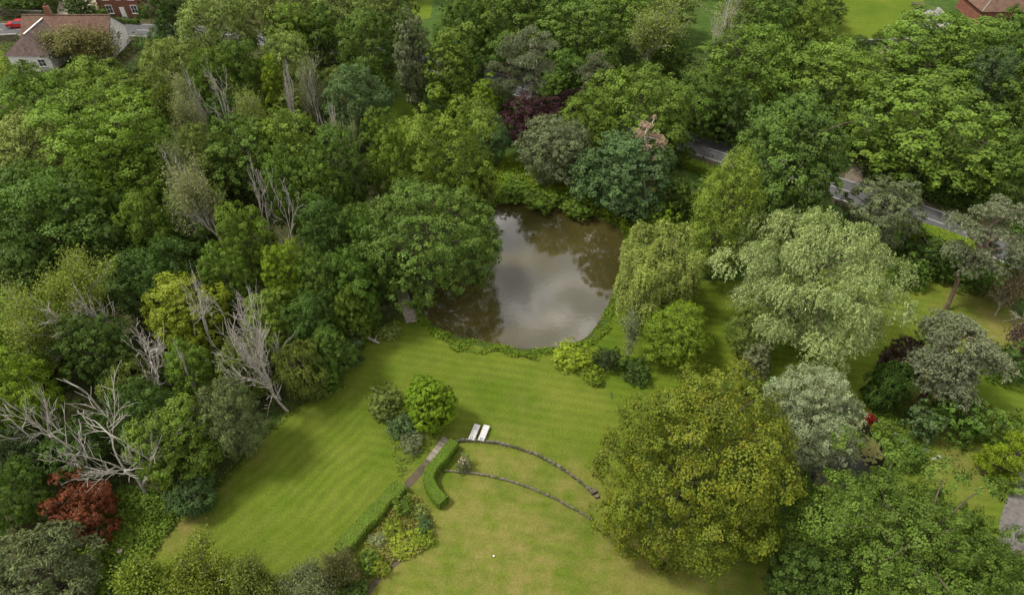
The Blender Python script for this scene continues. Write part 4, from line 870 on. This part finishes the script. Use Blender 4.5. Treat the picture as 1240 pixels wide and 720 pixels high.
# ------------------------------------------------------------------ dry-stone terrace walls, stone by stone
M['lichen'] = simple('stone_lichened', (.075, .070, .050), (.16, .145, .11), 3, .9, .2, bstr=.6)
M['moss'] = simple('stone_mossy', (.04, .055, .018), (.09, .10, .04), 3, .95, .1, bstr=.6)
def stone_mesh(seed):
    rng = random.Random(seed); bm = bmesh.new(); bmesh.ops.create_cube(bm, size=1)
    bmesh.ops.bevel(bm, geom=bm.edges[:], offset=.14, segments=1, affect='EDGES')
    for v in bm.verts: v.co += Vector((rng.uniform(-.07, .07), rng.uniform(-.07, .07), rng.uniform(-.06, .06)))
    me = bpy.data.meshes.new('stone'); bm.to_mesh(me); bm.free(); me.materials.append(M['stone'] if seed % 3 == 1 else M['lichen'] if seed % 3 else M['moss']); return me
STONES = [stone_mesh(i) for i in range(6)]
def stone_wall(L, hg, wd, label, seed, length=.5):
    rng = random.Random(seed); o = thing('stone_wall', label, 'wall', (float(L[0][0]), float(L[0][1]), 0)); courses = 2
    for c in range(courses):
        R_ = resample(L, length)
        for i in range(len(R_) - 1):
            a, b = R_[i], R_[i + 1]; f = .5 * (c % 2); mid = a + (b - a) * (.5 + f * .9)
            s = add('stone', STONES[rng.randrange(6)], None, o); h = hg / courses
            s.location = (mid[0] - L[0][0] + rng.uniform(-.03, .03), mid[1] - L[0][1] + rng.uniform(-.03, .03), h * (c + .46) + rng.uniform(-.03, .03))
            s.scale = (length * rng.uniform(.66, 1.02), wd * rng.uniform(.75, 1.35), h * rng.uniform(.85, 1.35)); s.rotation_euler = (rng.uniform(-.12, .12), rng.uniform(-.12, .12), math.atan2(b[1] - a[1], b[0] - a[0]) + rng.uniform(-.08, .08))
stone_wall(WALL1, .38, .22, 'upper curved dry-stone wall behind the two loungers', 411)
stone_wall(WALL2, .24, .17, 'lower curved dry-stone wall running from the clipped S-shaped hedge', 412)
stone_wall(np.array([W(549, 538)[:2], W(541, 552)[:2], W(533, 566)[:2]]), .3, .25, 'short straight stone edging between the S-shaped hedge and the terrace', 413, .42)
b = thing('stone_block', 'pale squared stone blocks ending the upper curved wall', 'stone', tuple(W(718, 596)))
for (x, y, zz, s, r) in [(0, 0, .22, .55, .5), (-.35, .35, .17, .42, .7), (.3, -.45, .15, .40, .3)]:
    q = add('stone', boxm('stone', s, s * .8, zz * 2, (x, y, zz - .01), .05, r), M['stone'], b)
for (u, v, s, lb) in [(1121, 545, .5, 'flat pale stone alone on the shaded garden grass'), (1131, 556, .45, 'pale stone, one of a close pair on the garden grass, the squarer'), (1137, 553, .38, 'small pale stone, the lesser of a close pair on the garden grass')]:
    r_ = add('garden_stone', STONES[int(u) % 6].copy(), None, label=lb, cat='stone', loc=tuple(W(u, v) + np.array([0, 0, s * .14]))); r_.data.materials[0] = M['slate']; r_.scale = (s, s * .8, s * .35); r_.rotation_euler = (0, 0, u)
# stone path slabs by the lily pond
sp = thing('stone_path', 'grey stone slab path beside the lily pond', 'path', tuple(W(1075, 521)))
for k in range(7):
    c = W(1062 + k * 5.4, 511.5 + k * 3.7) - W(1075, 521); add('slab', boxm('slab', .62, .70, .06, (c[0], c[1], .028), .015, -.75 + .05 * (k % 3)), M['slate'], sp)
# garden steps at the head of the path and pale board edging along it
st = thing('garden_steps', 'worn wooden-edged garden steps beside the clipped bright bush', 'steps', tuple(W(538, 540)))
d = unit((PATH[1] - PATH[0])[None])[0]; ang = math.atan2(d[1], d[0])
for k in range(6):
    c = PATH[0] + d * (.2 + k * .48) - W(538, 540)[:2]; hh = .40 - .055 * k
    add('tread', boxm('tread', .46, .85, hh, (c[0], c[1], hh / 2 + .004), .02, ang), M['wood'], st)
ed = thing('path_edging', 'pale wooden board edging the garden path', 'edging', (float(PATH[-2][0]), float(PATH[-2][1]), 0))
EL = resample(offset_line(PATH, .62), 1.5); EL = EL[(EL[:, 1] < W(470, 612)[1])]
if sdist(EL[:1], TERR)[0] > sdist(offset_line(PATH, -.62)[-2:-1], TERR)[0]: EL = resample(offset_line(PATH, -.62), 1.5); EL = EL[(EL[:, 1] < W(470, 612)[1])]
for a, b_ in zip(EL[:-1], EL[1:]):
    mid = (a + b_) / 2 - PATH[-2]; dd = b_ - a; add('board', boxm('board', float(np.linalg.norm(dd)) - .01, .10, .22, (mid[0], mid[1], .105), .01, math.atan2(dd[1], dd[0])), M['patio'], ed)
# ------------------------------------------------------------------ sun loungers
def lounger(u, v, label, rz):
    o = thing('sun_lounger', label, 'sun lounger', tuple(W(u, v)), rz)
    for s in (-1, 1): add('rail', boxm('rail', .05, 1.95, .06, (s * .32, 0, .28), .01), M['wood'], o)
    for x in (-.30, .30):
        for y in (-.8, .8): add('leg', boxm('leg', .055, .06, .25, (x, y, .125), .01), M['wood'], o)
    for k in range(3): add('cushion', boxm('cushion', .64, .62, .10, (0, .66 - k * .64, .365), .03), M['canvas'], o)
    h = add('headrest', boxm('headrest', .56, .30, .09, (0, -.76, .455), .035), M['canvas'], o)
    # round dark emblem printed on the headrest end
    n = 20; a = [2 * math.pi * i / n for i in range(n)]; vv = [(.15 * math.cos(t), -.76 + .15 * math.sin(t), .5035) for t in a] + [(.085 * math.cos(t), -.76 + .085 * math.sin(t), .5035) for t in a]
    add('emblem', pym('emblem', vv, [(i, (i + 1) % n, n + (i + 1) % n, n + i) for i in range(n)]), M['blue'], h)
    return o
lounger(574.5, 525.5, 'white sun lounger next to the clipped bright bush, of a pair', -.30)
lounger(586, 526.5, 'white sun lounger on the side away from the clipped bright bush, of a pair', -.30)
# ------------------------------------------------------------------ wooden jetty
A, B = W(499, 392)[:2], W(484, 352)[:2]; dj = unit((B - A)[None])[0]; Lj = float(np.linalg.norm(B - A)); aj = math.atan2(dj[1], dj[0]); nj = np.array([-dj[1], dj[0]])
j = thing('wooden_jetty', 'weathered plank boardwalk with a handrail under the great pond oak', 'jetty', (float(A[0]), float(A[1]), 0))
for k in range(int(Lj / .25)):
    c = dj * (.12 + .25 * k); add('plank', boxm('plank', .232, 1.25, .05, (c[0], c[1], .30 + .006 * (k % 3)), .008, aj + .01 * ((k * 7) % 3 - 1)), M['wood'], j)
for s in (-1, 1): c = dj * Lj / 2 + nj * s * .5; add('beam', boxm('beam', Lj, .1, .2, (c[0], c[1], .17), 0, aj), M['bark'], j)
for k in range(4): c = dj * (.3 + k * (Lj - .6) / 3) - nj * .60; add('post', boxm('post', .09, .09, 1.25, (c[0], c[1], .6), .01, aj), M['wood'], j)
c = dj * Lj / 2 - nj * .60; add('handrail', boxm('handrail', Lj, .09, .08, (c[0], c[1], 1.24), .01, aj), M['wood'], j)
# log seat by the lawn edge
def log(o, a, b_, r0, r1, nm='log', m='palebark'):
    rng = np.random.default_rng(int(a[0] * 100) % 999); v, f = tubes([limb(rng, a, b_, r0, r1, 6, .03)], 7); add(nm, fast_mesh(nm, v, f, smooth=True), M[m], o)
lg = thing('fallen_log', 'pale fallen log with broken branch stubs near the jetty', 'log', tuple(W(452, 414)))
log(lg, (-.9, .7, .22), (.7, -.3, .20), .2, .13); log(lg, (-.4, .4, .3), (-.8, .5, .9), .08, .03, 'branch_stub'); log(lg, (.2, 0, .28), (.5, .5, .75), .07, .03, 'branch_stub'); log(lg, (-.8, .6, .3), (-1.3, .3, .5), .07, .03, 'branch_stub')
lg = thing('tree_stump', 'pale cut stump beside the leafy ground cover', 'stump', tuple(W(147, 669)))
log(lg, (0, 0, -.05), (.03, 0, .5), .30, .24, 'trunk'); add('cut_face', pym('cut_face', [(.03 + .23 * math.cos(i * .7854), .23 * math.sin(i * .7854), .503) for i in range(8)], [tuple(range(8))]), M['wood'], lg)
for (a, b_) in [((.1, 0, .1), (.5, .15, -.02)), ((-.1, .1, .1), (-.4, .35, -.02)), ((0, -.1, .1), (.05, -.5, -.02))]: log(lg, a, b_, .12, .05, 'root')
# rose bush on the lower terrace
rb = S(561, 561, 20, 1.5, 'gy', 'small rose bush with pale pink flowers at the lower wall'); rb.name = 'rose_bush'
M['petal'] = simple('petal_pink', (.50, .32, .28), (.66, .48, .42), 5, .7, .2)
rng = np.random.default_rng(77)
for k in range(9):
    bm = bmesh.new(); bmesh.ops.create_icosphere(bm, subdivisions=1, radius=.19)
    for v in bm.verts: v.co *= 1 + .25 * math.sin(v.index * 2.3)
    me = bpy.data.meshes.new('flower'); bm.to_mesh(me); bm.free(); a = k * 2.4; q = add('flower', me, M['petal'], rb); q.location = (math.cos(a) * 1.5 * (k / 9) ** .5, math.sin(a) * 1.5 * (k / 9) ** .5, 3.05 - .8 * k / 9)
bm = bmesh.new(); bmesh.ops.create_icosphere(bm, subdivisions=2, radius=.09); me = bpy.data.meshes.new('white_ball'); bm.to_mesh(me); bm.free()
add('play_ball', me, M['white'], label='small white ball lying on the dry terrace lawn', cat='ball', loc=tuple(W(598, 673) + np.array([0, 0, .085])))
# ------------------------------------------------------------------ houses
def quad(nm, vs, m, parent, th=.0): return add(nm, pym(nm, vs, [tuple(range(len(vs)))]), m, parent)
def slab_roof(nm, vs, th, m, parent):
    vs = [Vector(v) for v in vs]; n = (vs[1] - vs[0]).cross(vs[2] - vs[0]).normalized(); n = n if n.z > 0 else -n; k = len(vs)
    me = pym(nm, [v + n * th for v in vs] + vs, [tuple(range(k)), tuple(range(2 * k - 1, k - 1, -1))] + [(i, (i + 1) % k, k + (i + 1) % k, k + i) for i in range(k)])
    bm = bmesh.new(); bm.from_mesh(me); bmesh.ops.recalc_face_normals(bm, faces=bm.faces); bm.to_mesh(me); bm.free(); return add(nm, me, m, parent)
def window(parent, x, y, z_, wd, hg, face):   # face: 'S' looks to -Y, 'E' looks to +X
    def bx(nm, sx, sz, off, dz, thick, m, par, dx=0.0):
        if face == 'S': return add(nm, boxm(nm, sx, thick, sz, (x + dx, y - off, z_ + dz)), m, par)
        return add(nm, boxm(nm, thick, sx, sz, (x + off, y + dx, z_ + dz)), m, par)
    g = bx('window', wd, hg, .0, 0, .10, M['glass'], parent)
    for s in (-1, 1): bx('frame', .09, hg + .18, .035, 0, .12, M['white'], g, s * (wd / 2 + .045)); bx('frame', wd, .09, .035, s * (hg / 2 + .045), .12, M['white'], g)
    bx('glazing_bar', .05, hg, .03, 0, .08, M['white'], g); bx('glazing_bar', wd, .05, .026, 0, .08, M['white'], g); bx('sill', wd + .3, .08, .09, -hg / 2 - .13, .2, M['white'], g)
wh = thing('white_house', 'long white house with brown tiled roof beside the road', 'house', (0, 0, 0))
X0, X1, Y0, Y1, E, RZ = -89.0, -73.3, 120.6, 127.6, 3.3, 6.3; YM = (Y0 + Y1) / 2
v = [(X0, Y0, 0), (X1, Y0, 0), (X1, Y1, 0), (X0, Y1, 0), (X0, Y0, E), (X1, Y0, E), (X1, Y1, E), (X0, Y1, E), (X0, YM, RZ), (X1, YM, RZ)]
add('wall', pym('wall', v, [(0, 1, 5, 4), (1, 2, 6, 9, 5), (2, 3, 7, 6), (3, 0, 4, 8, 7)]), M['render'], wh)
oh = .35; sl_ = (RZ - E) / (YM - Y0)
rf = slab_roof('roof', [(X0 - .2, Y0 - oh, E - oh * sl_ + .02), (X1 + .2, Y0 - oh, E - oh * sl_ + .02), (X1 + .2, YM, RZ + .02), (X0 - .2, YM, RZ + .02)], .12, M['tile_red'], wh)
slab_roof('roof', [(X0 - .2, Y1 + oh, E - oh * sl_ + .02), (X0 - .2, YM, RZ + .02), (X1 + .2, YM, RZ + .02), (X1 + .2, Y1 + oh, E - oh * sl_ + .02)], .12, M['tile_red'], wh)
add('ridge_tiles', boxm('ridge_tiles', X1 - X0 + .3, .28, .16, ((X0 + X1) / 2, YM, RZ + .18), .05), M['tile_red'], rf)
for (sx) in (-1,): add('barge_board', pym('barge_board', [(X1 + .21, Y0 - oh, E - oh * sl_), (X1 + .21, YM, RZ), (X1 + .21, Y1 + oh, E - oh * sl_), (X1 + .21, Y1 + oh, E - oh * sl_ + .16), (X1 + .21, YM, RZ + .16), (X1 + .21, Y0 - oh, E - oh * sl_ + .16)], [(0, 1, 4, 5), (1, 2, 3, 4)]), M['bark'], rf)
window(wh, X1 + .02, 124.4, 2.6, .9, 1.1, 'E')
ch = add('chimney', boxm('chimney', .9, .7, 2.0, (-84.2, YM + .2, RZ + .7), .02), M['brick'], wh); add('chimney_pot', boxm('chimney_pot', .3, .3, .5, (-84.2, YM + .2, RZ + 1.9), .05), M['tile_red'], ch)
# cross wing towards the garden, hipped
wx0, wx1, wy0, wr = -89.0, -81.8, 115.2, 5.9; wm = (wx0 + wx1) / 2
add('wall', pym('wall', [(wx0, wy0, 0), (wx1, wy0, 0), (wx1, Y0 + .05, 0), (wx0, Y0 + .05, 0), (wx0, wy0, E), (wx1, wy0, E), (wx1, Y0 + .05, E), (wx0, Y0 + .05, E)], [(0, 1, 5, 4), (1, 2, 6, 5), (3, 0, 4, 7)]), M['render'], wh)
o3 = .4; ez = E - .25; hy = wy0 + 1.8
slab_roof('roof', [(wx0 - o3, wy0 - o3, ez), (wx1 + o3, wy0 - o3, ez), (wm, hy, wr)], .12, M['tile_dark'], wh)
slab_roof('roof', [(wx1 + o3, wy0 - o3, ez), (wx1 + o3, YM - .5, ez), (wm, YM - .3, wr), (wm, hy, wr)], .12, M['tile_dark'], wh)
slab_roof('roof', [(wx0 - o3, wy0 - o3, ez), (wm, hy, wr), (wm, YM - .3, wr), (wx0 - o3, YM - .5, ez)], .12, M['tile_dark'], wh)
add('ridge_tiles', boxm('ridge_tiles', .26, YM - hy, .14, (wm, (hy + YM) / 2, wr + .17), .04), M['render'], wh)
window(wh, -86.6, wy0 - .02, 1.7, 1.2, 1.2, 'S'); window(wh, -83.4, wy0 - .02, 1.7, 1.2, 1.2, 'S')
bh = thing('brick_house', 'red brick house with white sash windows across the road', 'house', (-78.6, 138.4, 0))
v = [(-4.6, 0, 0), (4.6, 0, 0), (4.6, 8, 0), (-4.6, 8, 0), (-4.6, 0, 5.6), (4.6, 0, 5.6), (4.6, 8, 5.6), (-4.6, 8, 5.6), (-4.6, 4, 8.4), (4.6, 4, 8.4)]
add('wall', pym('wall', v, [(0, 1, 5, 4), (1, 2, 6, 9, 5), (2, 3, 7, 6), (3, 0, 4, 8, 7)]), M['brick'], bh)
slab_roof('roof', [(-4.9, -.35, 5.4), (4.9, -.35, 5.4), (4.9, 4, 8.45), (-4.9, 4, 8.45)], .12, M['tile_red'], bh); slab_roof('roof', [(-4.9, 8.35, 5.4), (-4.9, 4, 8.45), (4.9, 4, 8.45), (4.9, 8.35, 5.4)], .12, M['tile_red'], bh)
for x in (-2.5, 2.5): window(bh, x, -.02, 1.7, 1.1, 1.5, 'S'); window(bh, x, -.02, 4.3, 1.1, 1.3, 'S')
window(bh, 0, -.02, 4.3, .8, 1.2, 'S')
dr = add('door', boxm('door', .95, .12, 2.1, (0, -.03, 1.06), .01), M['white'], bh); add('handle', boxm('handle', .06, .06, .16, (.36, -.11, 1.05), .01), M['metal'], dr); add('door_step', boxm('door_step', 1.5, .6, .15, (0, -.36, .075), .02), M['patio'], bh)
rh = thing('red_roofed_house', 'low house with red-brown hipped roof beside a pale patio', 'house', (103.5, 139.0, 0))
v = [(-11, -4.5, 0), (11, -4.5, 0), (11, 4.5, 0), (-11, 4.5, 0), (-11, -4.5, 3), (11, -4.5, 3), (11, 4.5, 3), (-11, 4.5, 3)]
add('wall', pym('wall', v, [(0, 1, 5, 4), (1, 2, 6, 5), (2, 3, 7, 6), (3, 0, 4, 7)]), M['brick'], rh)
e_ = .5; q = [(-11 - e_, -4.5 - e_, 2.85), (11 + e_, -4.5 - e_, 2.85), (11 + e_, 4.5 + e_, 2.85), (-11 - e_, 4.5 + e_, 2.85), (-6.5, 0, 6), (6.5, 0, 6)]
for f in [(0, 1, 5, 4), (1, 2, 5), (2, 3, 4, 5), (3, 0, 4)]: r_ = slab_roof('roof', [q[i] for i in f], .12, M['tile_red'], rh)
add('ridge_tiles', boxm('ridge_tiles', 13, .28, .16, (0, 0, 6.16), .05), M['patio'], rh)
for a, b_ in ((q[0], q[4]), (q[1], q[5])):
    a, b_ = np.array(a), np.array(b_); tv, tf = tubes([(np.array([a + [0, 0, .14], b_ + [0, 0, .14]]), np.array([.11, .11]))], 6); add('hip_tiles', fast_mesh('hip_tiles', tv, tf), M['patio'], rh)
window(rh, -4, -4.52, 1.5, 1.6, 1.2, 'S'); window(rh, 2, -4.52, 1.5, 1.6, 1.2, 'S')
dr = add('door', boxm('door', 1, .12, 2.1, (-1, -4.53, 1.06), .01), M['white'], rh)
sheet('patio', np.array([[82.5, 133.2], [88.6, 133.2], [89.2, 143.5], [83.2, 142.5]]), .02, M['patio'])
tb = thing('patio_table', 'dark patio table with benches beside the red-roofed house', 'table', (84.6, 143.8, 0))
add('tabletop', boxm('tabletop', 2.2, 1.0, .07, (0, 0, .74), .01), M['bark'], tb)
for x in (-.9, .9):
    for y in (-.38, .38): add('leg', boxm('leg', .08, .08, .70, (x, y, .35)), M['bark'], tb)
for y in (-.95, .95): add('bench', boxm('bench', 2.1, .34, .06, (0, y, .44), .01), M['bark'], tb)
for k, (x, y, nm_) in enumerate([(84.6, 137.4, 'patio stool nearer the lower patio edge'), (86.2, 135.6, 'patio stool on the lowest patio corner')]):
    ps_ = thing('patio_stool', 'dark ' + nm_, 'stool', (x, y, .02)); add('seat', boxm('seat', .45, .45, .06, (0, 0, .45), .02), M['bark'], ps_)
    for a in (-.17, .17):
        for b_ in (-.17, .17): add('leg', boxm('leg', .05, .05, .43, (a, b_, .215)), M['bark'], ps_)
# low garden walls by the road
def low_wall(a, b_, hg, m, label, nm='garden_wall'):
    a, b_ = W(*a), W(*b_); d = b_ - a; L = float(np.linalg.norm(d)); o = thing(nm, label, 'wall', tuple(a), math.atan2(d[1], d[0]))
    add('wall_face', boxm('wall_face', L, .3, hg, (L / 2, 0, hg / 2)), m, o); n = max(2, int(L / .9)); cop = boxm('coping_stone', L / n - .03, .42, .1, (0, 0, hg + .05), .02)
    for k in range(n): q = add('coping_stone', cop, M['patio'], o); q.location = ((k + .5) * L / n, 0, .002 * (k % 2))
low_wall((86, 22), (110, 23.5), 1.0, M['stone'], 'pale stone wall beside the brick house drive')
low_wall((-40, 17), (54, 21), 1.2, M['stone'], 'long stone wall along the road behind the red car')
low_wall((-20, 51), (24, 49), 1.2, M['stone'], 'stone wall along the road beside the white house')
low_wall((1038, 54), (1104, 52), .8, M['patio'], 'low pale wall closing the bright upper lawn')
# ------------------------------------------------------------------ red car on the road
def car(loc, rz):
    o = thing('red_car', 'red hatchback car driving along the road past the white house', 'car', loc, rz)
    prof = [(-2.05, .28), (-2.08, .62), (-1.98, .88), (-.95, .96), (.9, .98), (1.75, .95), (2.0, .82), (2.04, .5), (1.98, .28)]
    def ext(nm, pr, w0, w1, m, parent, zsplit=None):
        k = len(pr); zs = [p[1] for p in pr]; z0_, z1_ = min(zs), max(zs); wv = [w0 + (w1 - w0) * (p[1] - z0_) / (z1_ - z0_) for p in pr]
        me = pym(nm, [(p[0], -w_, p[1]) for p, w_ in zip(pr, wv)] + [(p[0], w_, p[1]) for p, w_ in zip(pr, wv)], [tuple(range(k)), tuple(range(2 * k - 1, k - 1, -1))] + [(i, (i + 1) % k, k + (i + 1) % k, k + i) for i in range(k)])
        bm = bmesh.new(); bm.from_mesh(me); bmesh.ops.recalc_face_normals(bm, faces=bm.faces); bmesh.ops.bevel(bm, geom=bm.edges[:], offset=.05, segments=2, affect='EDGES', clamp_overlap=True); bm.to_mesh(me); bm.free(); return add(nm, me, m, parent)
    body = ext('body', prof, .88, .82, M['car_red'], o)
    ext('cabin_glass', [(-.95, .93), (-.42, 1.38), (1.0, 1.40), (1.72, .93)], .80, .62, M['glass'], o)
    ext('roof', [(-.40, 1.37), (-.30, 1.44), (.92, 1.46), (1.02, 1.39)], .63, .58, M['car_red'], o)
    for s in (-1, 1):
        add('headlight', boxm('headlight', .1, .34, .14, (-2.03, s * .58, .70), .03), M['metal'], body); add('tail_light', boxm('tail_light', .08, .22, .26, (2.0, s * .68, .74), .03), M['car_red'], body); add('mirror', boxm('mirror', .14, .2, .13, (-.62, s * .93, 1.0), .03), M['car_red'], body)
        for x in (-1.3, 1.28):
            bm = bmesh.new(); bmesh.ops.create_cone(bm, cap_ends=True, segments=18, radius1=.31, radius2=.31, depth=.2, matrix=Matrix.Translation((x, s * .82, .31)) @ Matrix.Rotation(math.pi / 2, 4, 'X')); me = bpy.data.meshes.new('wheel'); bm.to_mesh(me); bm.free(); wl_ = add('wheel', me, M['rubber'], o)
            bm = bmesh.new(); bmesh.ops.create_cone(bm, cap_ends=True, segments=14, radius1=.19, radius2=.17, depth=.04, matrix=Matrix.Translation((x, s * .935, .31)) @ Matrix.Rotation(math.pi / 2, 4, 'X')); me = bpy.data.meshes.new('rim'); bm.to_mesh(me); bm.free(); add('rim', me, M['metal'], wl_)
cl = W(22, 30, .5); car((float(cl[0]), float(cl[1]), .02), .04)
